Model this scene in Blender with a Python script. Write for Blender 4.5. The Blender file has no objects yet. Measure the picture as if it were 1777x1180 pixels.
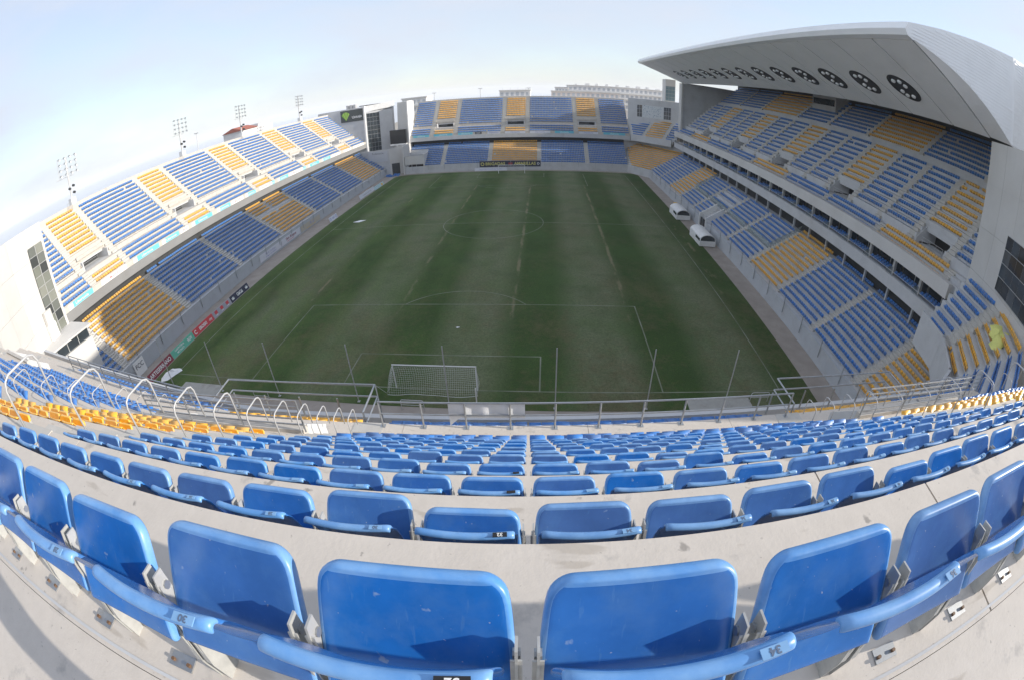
import bpy, math, random
import numpy as np
from mathutils import Matrix, Vector
random.seed(7); rng = np.random.default_rng(7)
S = bpy.context.scene
COL = S.collection
R_ = math.radians

# ------------------------------------------------------------------ camera
CX, CY, CZ = 9.505, -32.137, 24.65
cam = bpy.data.cameras.new('camera')
cam.type = 'PANO'
_cc = cam if hasattr(cam, 'panorama_type') else cam.cycles
_cc.panorama_type = 'FISHEYE_EQUISOLID'
_cc.fisheye_lens = 16.378
_cc.fisheye_fov = R_(320)
cam.sensor_width = 36.0
cam.sensor_fit = 'HORIZONTAL'
cam.clip_start = 0.02
cam.clip_end = 20000
camo = bpy.data.objects.new('camera', cam)
COL.objects.link(camo)
_R = Vector((0.99748386, 0.06657368, -0.02436986))
_U = Vector((-0.01360299, 0.51709561, 0.85581954))
_F = Vector((-0.06957661, 0.85333468, -0.51670013))
camo.matrix_world = Matrix(((_R.x, _U.x, -_F.x, CX), (_R.y, _U.y, -_F.y, CY), (_R.z, _U.z, -_F.z, CZ), (0, 0, 0, 1)))
S.camera = camo

# ------------------------------------------------------------------ light
SUN_EL, SUN_AZ = R_(18.0), math.atan2(-0.075, 1.0)          # direction towards the sun (azimuth from +x)
sd = Vector((math.cos(SUN_EL) * math.cos(SUN_AZ), math.cos(SUN_EL) * math.sin(SUN_AZ), math.sin(SUN_EL)))
W = bpy.data.worlds.new('World'); S.world = W; W.use_nodes = True
nt = W.node_tree
for n in list(nt.nodes): nt.nodes.remove(n)
sky = nt.nodes.new('ShaderNodeTexSky'); sky.sky_type = 'NISHITA'; sky.sun_disc = False
sky.sun_elevation = SUN_EL
sky.sun_rotation = math.atan2(sd.x, sd.y)
sky.altitude = 0; sky.air_density = 1.0; sky.dust_density = 0.5; sky.ozone_density = 2.0
bg = nt.nodes.new('ShaderNodeBackground'); bg.inputs['Strength'].default_value = 0.15
out = nt.nodes.new('ShaderNodeOutputWorld')
tc = nt.nodes.new('ShaderNodeTexCoord')
mp = nt.nodes.new('ShaderNodeMapping'); mp.inputs['Scale'].default_value = (1.0, 1.0, 3.0)
cn = nt.nodes.new('ShaderNodeTexNoise'); cn.inputs['Scale'].default_value = 2.2; cn.inputs['Detail'].default_value = 7; cn.inputs['Roughness'].default_value = .55
cr = nt.nodes.new('ShaderNodeValToRGB'); cr.color_ramp.elements[0].position = .36; cr.color_ramp.elements[0].color = (.60, .60, .60, 1)
cr.color_ramp.elements[1].position = .66; cr.color_ramp.elements[1].color = (.95, .95, .95, 1)
mx = nt.nodes.new('ShaderNodeMix'); mx.data_type = 'RGBA'
mx.inputs['B'].default_value = (2.95, 3.15, 3.6, 1)            # thin high cloud veil
nt.links.new(tc.outputs['Generated'], mp.inputs['Vector']); nt.links.new(mp.outputs['Vector'], cn.inputs['Vector'])
nt.links.new(cn.outputs['Fac'], cr.inputs['Fac']); nt.links.new(cr.outputs['Color'], mx.inputs['Factor'])
nt.links.new(sky.outputs['Color'], mx.inputs['A']); nt.links.new(mx.outputs['Result'], bg.inputs['Color'])
nt.links.new(bg.outputs['Background'], out.inputs['Surface'])
sl = bpy.data.lights.new('sun', 'SUN'); sl.energy = 3.3; sl.angle = R_(0.6); sl.color = (1.0, .93, .83)
slo = bpy.data.objects.new('sun', sl); COL.objects.link(slo)
slo.rotation_euler = sd.to_track_quat('Z', 'Y').to_euler()
S.view_settings.view_transform = 'Standard'; S.view_settings.look = 'None'
S.view_settings.exposure = 0.78; S.view_settings.gamma = 1.0
S.render.engine = 'CYCLES'
S.cycles.max_bounces = 8; S.cycles.volume_bounces = 2; S.cycles.use_denoising = True

# ------------------------------------------------------------------ materials
MATS = {}
def mat(name, col, rough=.7, var=.0, scale=4.0, metal=0.0, spec=.5, bump=0.0, dirt=None, dscale=.6, dpos=(.5, .75), emit=None, alpha=None, rnd=None, coat=0.0, detail=5, specks=None):
    if name in MATS: return MATS[name]
    m = bpy.data.materials.new(name); m.use_nodes = True; t = m.node_tree
    b = t.nodes['Principled BSDF']
    b.inputs['Roughness'].default_value = rough; b.inputs['Metallic'].default_value = metal
    b.inputs['Specular IOR Level'].default_value = spec
    if coat: b.inputs['Coat Weight'].default_value = coat
    c = (*col, 1)
    b.inputs['Base Color'].default_value = c
    if alpha is not None: b.inputs['Alpha'].default_value = alpha
    last = None
    if var or dirt or bump or rnd:
        g = t.nodes.new('ShaderNodeNewGeometry')
        n = t.nodes.new('ShaderNodeTexNoise'); n.inputs['Scale'].default_value = scale; n.inputs['Detail'].default_value = detail
        n.inputs['Roughness'].default_value = .6
        t.links.new(g.outputs['Position'], n.inputs['Vector'])
        hs = t.nodes.new('ShaderNodeHueSaturation'); hs.inputs['Color'].default_value = c
        mr = t.nodes.new('ShaderNodeMapRange'); mr.inputs['From Min'].default_value = .25; mr.inputs['From Max'].default_value = .75
        mr.inputs['To Min'].default_value = 1 - var; mr.inputs['To Max'].default_value = 1 + var
        t.links.new(n.outputs['Fac'], mr.inputs['Value'])
        val = mr.outputs['Result']
        if rnd:
            src = None
            if rnd[0] == 'object':
                oi = t.nodes.new('ShaderNodeObjectInfo'); src = oi.outputs['Random']
            else: src = g.outputs['Random Per Island']
            m2 = t.nodes.new('ShaderNodeMapRange'); m2.inputs['To Min'].default_value = 1 - rnd[1]; m2.inputs['To Max'].default_value = 1 + rnd[1]
            t.links.new(src, m2.inputs['Value'])
            mm = t.nodes.new('ShaderNodeMath'); mm.operation = 'MULTIPLY'
            t.links.new(val, mm.inputs[0]); t.links.new(m2.outputs['Result'], mm.inputs[1]); val = mm.outputs[0]
            m3 = t.nodes.new('ShaderNodeMapRange'); m3.inputs['To Min'].default_value = 1 - rnd[1] * 1.2; m3.inputs['To Max'].default_value = 1.0
            t.links.new(src, m3.inputs['Value']); t.links.new(m3.outputs['Result'], hs.inputs['Saturation'])
        t.links.new(val, hs.inputs['Value'])
        last = hs.outputs['Color']
        if dirt:
            d = t.nodes.new('ShaderNodeTexNoise'); d.inputs['Scale'].default_value = dscale; d.inputs['Detail'].default_value = 8; d.inputs['Roughness'].default_value = .65
            t.links.new(g.outputs['Position'], d.inputs['Vector'])
            r = t.nodes.new('ShaderNodeValToRGB'); r.color_ramp.elements[0].position = dpos[0]; r.color_ramp.elements[1].position = dpos[1]
            r.color_ramp.elements[0].color = (0, 0, 0, 1); r.color_ramp.elements[1].color = (dirt[3],) * 3 + (1,)
            x = t.nodes.new('ShaderNodeMix'); x.data_type = 'RGBA'
            t.links.new(d.outputs['Fac'], r.inputs['Fac']); t.links.new(r.outputs['Color'], x.inputs['Factor'])
            t.links.new(last, x.inputs['A']); x.inputs['B'].default_value = (*dirt[:3], 1)
            last = x.outputs['Result']
        for sp_ in (specks or ()):
            sc_, thr, colr, amt, stretch = sp_
            mpn = t.nodes.new('ShaderNodeMapping'); mpn.inputs['Scale'].default_value = stretch; mpn.inputs['Rotation'].default_value = (.3, .5, .7)
            t.links.new(g.outputs['Position'], mpn.inputs['Vector'])
            d = t.nodes.new('ShaderNodeTexNoise'); d.inputs['Scale'].default_value = sc_; d.inputs['Detail'].default_value = 3
            t.links.new(mpn.outputs['Vector'], d.inputs['Vector'])
            mr_ = t.nodes.new('ShaderNodeMapRange'); mr_.inputs['From Min'].default_value = thr; mr_.inputs['From Max'].default_value = thr + .05; mr_.inputs['To Max'].default_value = amt
            t.links.new(d.outputs['Fac'], mr_.inputs['Value'])
            x = t.nodes.new('ShaderNodeMix'); x.data_type = 'RGBA'; t.links.new(mr_.outputs['Result'], x.inputs['Factor'])
            t.links.new(last, x.inputs['A']); x.inputs['B'].default_value = (*colr, 1); last = x.outputs['Result']
        t.links.new(last, b.inputs['Base Color'])
        if bump:
            bp = t.nodes.new('ShaderNodeBump'); bp.inputs['Strength'].default_value = bump; bp.inputs['Distance'].default_value = .02
            n2 = t.nodes.new('ShaderNodeTexNoise'); n2.inputs['Scale'].default_value = scale * 6; n2.inputs['Detail'].default_value = 6
            t.links.new(g.outputs['Position'], n2.inputs['Vector'])
            t.links.new(n2.outputs['Fac'], bp.inputs['Height']); t.links.new(bp.outputs['Normal'], b.inputs['Normal'])
    if emit: b.inputs['Emission Color'].default_value = (*emit[:3], 1); b.inputs['Emission Strength'].default_value = emit[3]
    MATS[name] = m
    return m
M = dict(
    conc=mat('concrete', (.54, .505, .455), .85, .10, 1.5, bump=.12, dirt=(.30, .27, .24, .55), dscale=2.2, dpos=(.52, .80)),
    concn=mat('near_concrete', (.60, .545, .48), .85, .06, 9.0, bump=.07, dirt=(.30, .285, .27, .8), dscale=3.2, dpos=(.60, .74), detail=9, specks=[(9, .69, (.17, .155, .14), .6, (1, 1, 1)), (38, .70, (.20, .18, .16), .55, (1, 1, 1)), (2.2, .66, (.38, .33, .27), .5, (1, 4, 1))]),
    concd=mat('grey_concrete', (.55, .555, .56), .85, .08, 1.0, bump=.1, dirt=(.30, .29, .28, .55), dscale=.5, dpos=(.50, .78)),
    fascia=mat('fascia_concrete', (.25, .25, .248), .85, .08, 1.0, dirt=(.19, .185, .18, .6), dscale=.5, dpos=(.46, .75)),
    stair=mat('stair_concrete', (.52, .50, .46), .85, .10, 3.0, dirt=(.33, .31, .28, .5), dscale=1.5),
    panel=mat('wall_panel', (.62, .605, .58), .75, .05, .7, bump=.06, dirt=(.47, .45, .42, .55), dscale=.35, dpos=(.45, .75)),
    white=mat('white_paint', (.76, .76, .75), .55, .06, 1.3, dirt=(.55, .53, .50, .5), dscale=1.1),
    wallL=mat('lower_wall_paint', (.47, .495, .52), .7, .05, .5, dirt=(.38, .38, .38, .5), dscale=.9, dpos=(.5, .75)),
    blue=mat('blue_plastic', (.012, .142, .46), .24, .14, 7.0, spec=.5, rnd=('object', .15), dirt=(.11, .25, .50, .5), dscale=6, dpos=(.48, .72), specks=[(22, .70, (.35, .45, .58), .55, (1, 1, 1)), (16, .66, (.10, .25, .52), .35, (4, .8, .8)), (70, .72, (.55, .56, .55), .6, (1, 1, 1))]),
    bluerim=mat('faded_blue_plastic', (.085, .27, .60), .36, .12, 9.0, rnd=('object', .10), dirt=(.28, .48, .74, .75), dscale=6, dpos=(.40, .72)),
    yel=mat('yellow_plastic', (.84, .39, .016), .34, .12, 7.0, rnd=('object', .12), dirt=(.70, .45, .12, .35), dscale=9, dpos=(.55, .8)),
    yelrim=mat('faded_yellow_plastic', (.86, .47, .06), .42, .10, 9.0, rnd=('object', .1)),
    bluef=mat('blue_seat_plastic', (.034, .185, .53), .38, .10, .4, rnd=('island', .16)),
    yelf=mat('yellow_seat_plastic', (.82, .43, .032), .42, .10, .4, rnd=('island', .13)),
    steel=mat('galvanised_steel', (.40, .42, .44), .42, .12, 6.0, metal=.75, dirt=(.35, .33, .30, .5), dscale=8),
    steelp=mat('painted_steel', (.50, .50, .50), .5, .08, 3.0, metal=.2),
    bolt=mat('rusty_bolt', (.16, .09, .05), .7, .2, 40),
    black=mat('plain_black', (.012, .012, .014), .6),  # black parts; on end walls of openings it stands in for shade
    dark=mat('dark_interior', (.045, .048, .05), .9, .3, .8),  # dark parts; inside openings and recesses the shade is put into this colour
    glass=mat('dark_glass', (.03, .04, .048), .06, .35, .35, spec=.8),
    glassl=mat('pale_glass', (.42, .50, .50), .10, .1, .5, spec=.7, alpha=.38),
    roofw=mat('roof_white_metal', (.84, .85, .86), .45, .03, .4, dirt=(.72, .73, .74, .5), dscale=.3),
    soff=mat('soffit_panel', (.84, .84, .845), .7, .03, .3, dirt=(.74, .74, .75, .6), dscale=.25),
    lamp=mat('lamp_face', (.86, .87, .88), .15, spec=.8),
    net=mat('white_net', (.75, .75, .75), .8, alpha=.9),
    line=mat('white_line', (.22, .235, .18), .9, .15, 1.2, dirt=(.08, .105, .055, .92), dscale=.30, dpos=(.40, .64)),
    gravel=mat('gravel', (.34, .30, .265), .95, .14, 2.0, bump=.3, dirt=(.23, .20, .175, .7), dscale=.5, dpos=(.42, .7)),
    slab=mat('paving_slab', (.36, .355, .33), .9, .1, 1.5, dirt=(.22, .21, .19, .6), dscale=.9),
    tarp=mat('yellow_tarp', (.72, .72, .22), .6, .1, 2.0, bump=.3),
    wtarp=mat('white_tarp', (.84, .85, .86), .6, .08, 2.0, bump=.2),
    dtarp=mat('dark_tarp', (.035, .05, .04), .5, .2, 2.0, bump=.3),
    sand=mat('ground_sand', (.36, .33, .28), .95, .15, .02),
)
def flat(name, col, rough=.55): return mat(name, col, rough, .05, 2.0)

# ------------------------------------------------------------------ mesh helpers
class MB:
    def __init__(self): self.v = []; self.f = []
    def add(self, vs, fs):
        o = len(self.v); self.v += [tuple(map(float, p)) for p in vs]; self.f += [tuple(o + i for i in f) for f in fs]; return self
    def box(self, x0, x1, y0, y1, z0, z1, T=None):
        vs = [(x0, y0, z0), (x1, y0, z0), (x1, y1, z0), (x0, y1, z0), (x0, y0, z1), (x1, y0, z1), (x1, y1, z1), (x0, y1, z1)]
        if T: vs = [T(*p) for p in vs]
        return self.add(vs, [(0, 3, 2, 1), (4, 5, 6, 7), (0, 1, 5, 4), (1, 2, 6, 5), (2, 3, 7, 6), (3, 0, 4, 7)])
    def hexa(self, b, t):                                       # bottom quad and top quad
        return self.add(list(b) + list(t), [(0, 3, 2, 1), (4, 5, 6, 7), (0, 1, 5, 4), (1, 2, 6, 5), (2, 3, 7, 6), (3, 0, 4, 7)])
    def prism(self, poly, a, b, T):                             # poly: list of (p,q); T(p,q,r) -> world, r from a to b
        n = len(poly)
        vs = [T(p, q, a) for p, q in poly] + [T(p, q, b) for p, q in poly]
        fs = [tuple(range(n)), tuple(range(2 * n - 1, n - 1, -1))] + [(i, i + n, (i + 1) % n + n, (i + 1) % n) for i in range(n)]
        return self.add(vs, fs)
    def tube(self, pts, r, n=8, cap=True):
        pts = [Vector(p) for p in pts]; rings = []
        prev = None
        for i, p in enumerate(pts):
            d = (pts[min(i + 1, len(pts) - 1)] - pts[max(i - 1, 0)])
            if d.length < 1e-9: d = Vector((0, 0, 1))
            d.normalize()
            up = Vector((0, 0, 1)) if abs(d.z) < .95 else Vector((0, 1, 0))
            if prev is not None:
                a = (prev - d * prev.dot(d))
                a = a.normalized() if a.length > 1e-6 else d.cross(up).normalized()
            else: a = d.cross(up).normalized()
            prev = a; b = d.cross(a)
            rings.append([p + (a * math.cos(2 * math.pi * k / n) + b * math.sin(2 * math.pi * k / n)) * r for k in range(n)])
        vs = [q for R in rings for q in R]; fs = []
        for i in range(len(rings) - 1):
            for k in range(n):
                fs.append((i * n + k, i * n + (k + 1) % n, (i + 1) * n + (k + 1) % n, (i + 1) * n + k))
        if cap: fs += [tuple(range(n - 1, -1, -1)), tuple((len(rings) - 1) * n + k for k in range(n))]
        return self.add(vs, fs)
    def cyl(self, c, r, h, n=12, axis='z'):
        c = Vector(c); d = {'x': Vector((1, 0, 0)), 'y': Vector((0, 1, 0)), 'z': Vector((0, 0, 1))}[axis]
        return self.tube([c, c + d * h], r, n)
    def mesh(self, name, m, smooth=False):
        me = bpy.data.meshes.new(name); me.from_pydata(self.v, [], self.f)
        if m: me.materials.append(m)
        if smooth:
            me.polygons.foreach_set('use_smooth', [True] * len(me.polygons))
        me.update(); return me
    def build(self, name, m, parent=None, smooth=False):
        return link(name, self.mesh(name, m, smooth), parent)
def link(name, data, parent=None):
    o = bpy.data.objects.new(name, data); COL.objects.link(o)
    if parent is not None: o.parent = parent
    return o
def tag(o, label=None, cat=None, group=None, kind=None):
    if label: o['label'] = label
    if cat: o['category'] = cat
    if group: o['group'] = group
    if kind: o['kind'] = kind
    return o
def thing(name, label, cat, group=None): return tag(link(name, None), label, cat, group)
def ident(x, y, z): return (x, y, z)
def text_mesh(txt, size, extrude, m, name='lettering', align='CENTER', bold=0.0, sx=1.0):
    cu = bpy.data.curves.new(name, 'FONT'); cu.body = txt; cu.size = size; cu.extrude = extrude; cu.align_x = align; cu.align_y = 'CENTER'
    cu.resolution_u = 3; cu.offset = bold; cu.fill_mode = 'BOTH'
    o = bpy.data.objects.new(name, cu); COL.objects.link(o)
    dg = bpy.context.evaluated_depsgraph_get(); dg.update()
    me = bpy.data.meshes.new_from_object(o.evaluated_get(dg), depsgraph=dg)
    bpy.data.objects.remove(o); bpy.data.curves.remove(cu)
    me.materials.clear(); me.materials.append(m)
    if sx != 1.0: me.transform(Matrix.Diagonal((sx, 1, 1, 1)))
    return me
def frame_matrix(o, ex, ey):
    ex = Vector(ex).normalized(); ey = Vector(ey).normalized(); ez = ex.cross(ey); o = Vector(o)
    return Matrix(((ex.x, ey.x, ez.x, o.x), (ex.y, ey.y, ez.y, o.y), (ex.z, ey.z, ez.z, o.z), (0, 0, 0, 1)))
def letter(parent, txt, size, o, ex, ey, m, bold=0.0, sx=1.0, ext=.004, name='lettering'):
    me = text_mesh(txt, size, ext, m, name, bold=bold, sx=sx)
    me.transform(frame_matrix(o, ex, ey))
    return link(name, me, parent)

# frames: T(u, v, z): u along the stand, v outward from the pitch
def make_frame(ox, oy, eu, ev):
    return lambda u, v, z: (ox + eu[0] * u + ev[0] * v, oy + eu[1] * u + ev[1] * v, z)
FL = make_frame(-39.3, 0, (0, 1), (-1, 0))
FF = make_frame(0, 105.6, (1, 0), (0, 1))
FR = make_frame(39.3, 0, (0, 1), (1, 0))
NA = R_(2.4)
e1 = (math.cos(NA), math.sin(NA)); e2 = (-math.sin(NA), math.cos(NA))
_FN = make_frame(CX, CY, e1, (-e2[0], -e2[1]))
def FN(u, v, z): return _FN(u, v - max(0.0, -12.2 - u) * .16, z)      # the far left blocks bend round towards the pitch
#                  # near stand: v = -(distance in front of the camera)

SEATS = []   # (x, y, z, fx, fy, colour, row, column, block)
def seat_row(T, u0, u1, v, z, colour, pitch=.5, info=None):
    n = int((u1 - u0 + 1e-6) / pitch)
    off = u0 + ((u1 - u0) - n * pitch) / 2 + pitch / 2
    a = T(0, 0, 0); b = T(0, -1, 0); f = (b[0] - a[0], b[1] - a[1])
    for i in range(n):
        p = T(off + i * pitch, v, z)
        SEATS.append((p[0], p[1], p[2], f[0], f[1], colour, info))

# ------------------------------------------------------------------ ground, pitch
def sheet(name, x0, x1, y0, y1, z, m, parent=None, nx=1, ny=1):
    mb = MB(); vs = []; fs = []
    for j in range(ny + 1):
        for i in range(nx + 1): vs.append((x0 + (x1 - x0) * i / nx, y0 + (y1 - y0) * j / ny, z))
    for j in range(ny):
        for i in range(nx): fs.append((j * (nx + 1) + i, j * (nx + 1) + i + 1, (j + 1) * (nx + 1) + i + 1, (j + 1) * (nx + 1) + i))
    return mb.add(vs, fs).build(name, m, parent)
tag(sheet('ground', -130, 400, -130, 500, -.02, M['sand']), kind='structure')
sea_m = mat('hazy_sea', (.60, .63, .66), .5, .05, .02)  # water paled: the haze over it is put into the colour
tag(sheet('sea', -3000, 3000, -3000, 3000, -3.0, sea_m), kind='structure')
tag(sheet('gravel_track', -39.25, 39.25, -14, 105.55, 0.0, M['gravel']), kind='structure')

def grass_material():
    m = bpy.data.materials.new('worn_grass'); m.use_nodes = True; t = m.node_tree; b = t.nodes['Principled BSDF']
    b.inputs['Roughness'].default_value = .95; b.inputs['Specular IOR Level'].default_value = .15
    N = lambda k: t.nodes.new('ShaderNode' + k)
    g = N('NewGeometry'); sep = N('SeparateXYZ'); t.links.new(g.outputs['Position'], sep.inputs[0])
    def noise(scale, detail=5, rough=.6, vec=None, stretch=None):
        n = N('TexNoise'); n.inputs['Scale'].default_value = scale; n.inputs['Detail'].default_value = detail; n.inputs['Roughness'].default_value = rough
        src = g.outputs['Position']
        if stretch:
            mpn = N('Mapping'); mpn.inputs['Scale'].default_value = stretch; t.links.new(src, mpn.inputs['Vector']); src = mpn.outputs['Vector']
        t.links.new(src, n.inputs['Vector']); return n.outputs['Fac']
    def math_(op, a, c=None, clamp=False):
        n = N('Math'); n.operation = op; n.use_clamp = clamp
        for i, s in enumerate((a, c)):
            if s is None: continue
            if isinstance(s, (int, float)): n.inputs[i].default_value = s
            else: t.links.new(s, n.inputs[i])
        return n.outputs[0]
    def ramp(fac, p0, p1, c0=(0, 0, 0, 1), c1=(1, 1, 1, 1)):
        r = N('ValToRGB'); r.color_ramp.elements[0].position = p0; r.color_ramp.elements[1].position = p1
        r.color_ramp.elements[0].color = c0; r.color_ramp.elements[1].color = c1; t.links.new(fac, r.inputs['Fac']); return r.outputs['Color']
    def mix(f, a, c):
        n = N('Mix'); n.data_type = 'RGBA'
        for k, s in (('Factor', f), ('A', a), ('B', c)):
            if isinstance(s, tuple): n.inputs[k].default_value = s
            elif isinstance(s, float): n.inputs[k].default_value = s
            else: t.links.new(s, n.inputs[k])
        return n.outputs['Result']
    # mown stripes running the length of the pitch
    wob = math_('MULTIPLY', math_('SUBTRACT', noise(.06, 2), .5), 2.0)
    xs = math_('ADD', sep.outputs['X'], wob)
    s = math_('SINE', math_('MULTIPLY', math_('ADD', xs, 1.5), 2 * math.pi / 13.4))
    stripe = ramp(math_('ADD', math_('MULTIPLY', s, .5), .5), .18, .82)
    base = mix(stripe, (.040, .074, .018, 1), (.140, .158, .090, 1))
    c = mix(math_('MULTIPLY', ramp(noise(.13, 4, .6), .42, .66), .45), base, (.064, .122, .034, 1))
    dry = ramp(math_('ADD', math_('MULTIPLY', noise(.10, 6, .62, stretch=(1, .7, 1)), .7), math_('MULTIPLY', noise(1.1, 5), .3)), .47, .62)
    near_ = math_('SUBTRACT', 1.0, ramp(math_('DIVIDE', math_('ADD', sep.outputs['Y'], 10.0), 50.0), .15, .75))
    c = mix(math_('MULTIPLY', dry, math_('ADD', .36, math_('MULTIPLY', near_, .45)), True), c, (.130, .108, .060, 1))
    left_light = math_('SUBTRACT', 1.0, ramp(math_('DIVIDE', math_('ADD', sep.outputs['X'], 36.0), 72.0), .05, .75))  # left side brighter: its extra sky light is put into the grass colour
    c = mix(math_('MULTIPLY', math_('MULTIPLY', left_light, ramp(noise(.2, 4, .6, stretch=(1.6, .5, 1)), .38, .62)), .55), c, (.105, .165, .045, 1))
    dark = ramp(noise(.22, 5), .5, .68)
    c = mix(math_('MULTIPLY', dark, .32), c, (.034, .066, .024, 1))
    c = mix(math_('MULTIPLY', ramp(noise(3.2, 6, .7), .42, .66), .45), c, (.036, .054, .024, 1))
    # sandy drain trenches every 13.5 m and a worn strip by the right touchline
    tr = None
    for x0, w, lo, hi in ((-21.3, .26, .50, .60), (-7.7, .30, .46, .58), (5.8, .30, .44, .57), (19.2, .32, .43, .56), (33.6, .8, .54, .64)):
        d = math_('ABSOLUTE', math_('SUBTRACT', math_('ADD', sep.outputs['X'], math_('MULTIPLY', math_('SUBTRACT', noise(.5, 4), .5), .5)), x0))
        band = math_('SUBTRACT', 1.0, math_('DIVIDE', d, w), True)
        br = ramp(noise(.16, 5, .65, stretch=(3, 1, 1)), lo, hi)
        v_ = math_('MULTIPLY', math_('MULTIPLY', band, 1.6, True), br)
        tr = v_ if tr is None else math_('MAXIMUM', tr, v_)
    ylim = math_('MULTIPLY', ramp(math_('DIVIDE', sep.outputs['Y'], 100.0), .12, .14), math_('SUBTRACT', 1.0, ramp(math_('DIVIDE', sep.outputs['Y'], 100.0), .78, .86)))
    tr = math_('MULTIPLY', math_('MULTIPLY', tr, ylim), .62)
    c = mix(tr, c, (.23, .20, .125, 1))
    fine = noise(9, 4, .7)
    hsv = N('HueSaturation'); t.links.new(c, hsv.inputs['Color'])
    mr = N('MapRange'); mr.inputs['From Min'].default_value = .25; mr.inputs['From Max'].default_value = .75; mr.inputs['To Min'].default_value = .66; mr.inputs['To Max'].default_value = 1.44
    t.links.new(fine, mr.inputs['Value']); t.links.new(mr.outputs['Result'], hsv.inputs['Value'])
    t.links.new(hsv.outputs['Color'], b.inputs['Base Color'])
    bp = N('Bump'); bp.inputs['Strength'].default_value = .5; bp.inputs['Distance'].default_value = .05
    t.links.new(noise(14, 6, .8), bp.inputs['Height']); t.links.new(bp.outputs['Normal'], b.inputs['Normal'])
    return m
def pitch_outline():
    x0, x1, y0, y1 = -35.3, 36.6, -2.6, 103.7; pts = []
    rr = 3.2
    for cx, cy, a in ((x1 - rr, y1 - rr, 0), (x0 + rr, y1 - rr, 90)):
        for k in range(7):
            t = R_(a + 15 * k); pts.append((cx + rr * math.cos(t), cy + rr * math.sin(t)))
    pts += [(x0, y0), (x1 - .5, y0)]
    return pts
po = pitch_outline()
pitch = MB().add([(x, y, .012) for x, y in po], [tuple(range(len(po)))]).build('pitch', grass_material()); tag(pitch, kind='structure')
PL, PW = 99.7, 64.7
LW = .13
def pline(x0, x1, y0, y1): MB().box(x0, x1, y0, y1, .0165, .018).build('pitch_line', M['line'], pitch)
def hx(y, a, b): pline(a, b, y - LW / 2, y + LW / 2)
def vy(x, a, b): pline(x - LW / 2, x + LW / 2, a, b)
for x in (-PW / 2, PW / 2): vy(x, LW / 2, PL - LW / 2)
for y0, sgn in ((0, 1), (PL, -1)):
    hx(y0, -PW / 2 - LW / 2, PW / 2 + LW / 2)
    for hw, dp in ((20.16, 16.5), (9.16, 5.5)):
        for x in (-hw, hw):
            a, b = sorted((y0 + sgn * LW / 2, y0 + sgn * (dp - LW / 2))); vy(x, a, b)
        hx(y0 + sgn * dp, -hw - LW / 2, hw + LW / 2)
hx(PL / 2, -PW / 2 + LW / 2, PW / 2 - LW / 2)
def arc(cx, cy, r, a0, a1, n):
    vs = []; fs = []
    for i in range(n + 1):
        t = R_(a0 + (a1 - a0) * i / n)
        for q in (r - LW / 2, r + LW / 2): vs.append((cx + q * math.cos(t), cy + q * math.sin(t), .0205))
        if i: k = 2 * i; fs.append((k - 2, k - 1, k + 1, k))
    MB().add(vs, fs).build('pitch_line', M['line'], pitch)
arc(0, PL / 2, 9.15, 0, 360, 72); arc(0, 11, 9.15, 37, 143, 24); arc(0, PL - 11, 9.15, 217, 323, 24)
for nm, a in (('left', (-29.6, -23.5, -4.5, -1.35)), ('right', (22.1, 28.4, -4.5, -1.0))):
    tag(sheet('paving', a[0], a[1], a[2], a[3], .026, M['slab']), kind='structure')

# ------------------------------------------------------------------ goals and poles behind the goal
def goal(x, y, s, label):
    t = thing('goal', label, 'goal', 'the two goals'); r = .06
    W2 = 3.66 + r
    MB().tube([(x - W2, y, 0), (x - W2, y, 2.44)], r, 10).build('post', M['white'], t)
    MB().tube([(x + W2, y, 0), (x + W2, y, 2.44)], r, 10).build('post', M['white'], t)
    MB().tube([(x - W2 - r, y, 2.50), (x + W2 + r, y, 2.50)], r, 10).build('crossbar', M['white'], t)
    mb = MB(); n, k = 46, 14
    def P(i, j):
        u = i / n; w = j / k
        sag = math.sin(u * math.pi * 3) * .06 + .05 * math.sin(u * 17)
        zt = 2.46; zb = .55 + .25 * abs(math.sin(u * math.pi * 1.5)) * .6
        yy = y - s * (w ** .8) * (1.75 + sag)
        zz = zt + (zb - zt) * (w ** 1.6) - .15 * math.sin(w * math.pi) * math.sin(u * math.pi * 2.5) ** 2
        return Vector((x - W2 * (1 + .07 * w) + 2 * W2 * (1 + .07 * w) * u, yy, zz))
    def strand(a, b, r=.009):
        d = (b - a); l = d.length
        if l < 1e-4: return
        d /= l; p = d.cross(Vector((0, 0, 1))); p = p.normalized() if p.length > 1e-3 else Vector((1, 0, 0)); q = d.cross(p)
        mb.add([a + p * r, a - p * r * .5 + q * r * .87, a - p * r * .5 - q * r * .87, b + p * r, b - p * r * .5 + q * r * .87, b - p * r * .5 - q * r * .87],
               [(0, 1, 4, 3), (1, 2, 5, 4), (2, 0, 3, 5)])
    for i in range(n + 1):
        for j in range(k + 1):
            if i < n: strand(P(i, j), P(i + 1, j), .006 if j not in (0, k) else .018)
            if j < k: strand(P(i, j), P(i, j + 1), .006)
    for i in (0, n):
        for j in range(k):
            a = P(i, j); base = Vector((a.x, y, a.z))
            strand(a, base, .008)
    tag(mb.build('net', M['net'], t), kind='stuff')
    return t
g1 = goal(0, 0, 1, 'white goal with sagging net in front of the nearest stand')
goal(0, PL, -1, 'small distant white goal below the navy fan banner')
for x in (-4.42, 4.1):
    mb = MB().tube([(x, -2.9, 0), (x, -2.9, 2.45)], .05, 8)
    o = mb.build('net_stanchion', M['white'])
    tag(o, 'short white stanchion behind the %s of the nearest goal' % ('left post' if x < 0 else 'right post'), 'pole', 'stanchions behind the near goal')
    gx = -3.8 if x < 0 else 3.8
    MB().tube([(x, -2.9, 2.4), (gx * 1.06, -1.78, .75)], .012, 5).build('guy_rope', M['white'], o)
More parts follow.
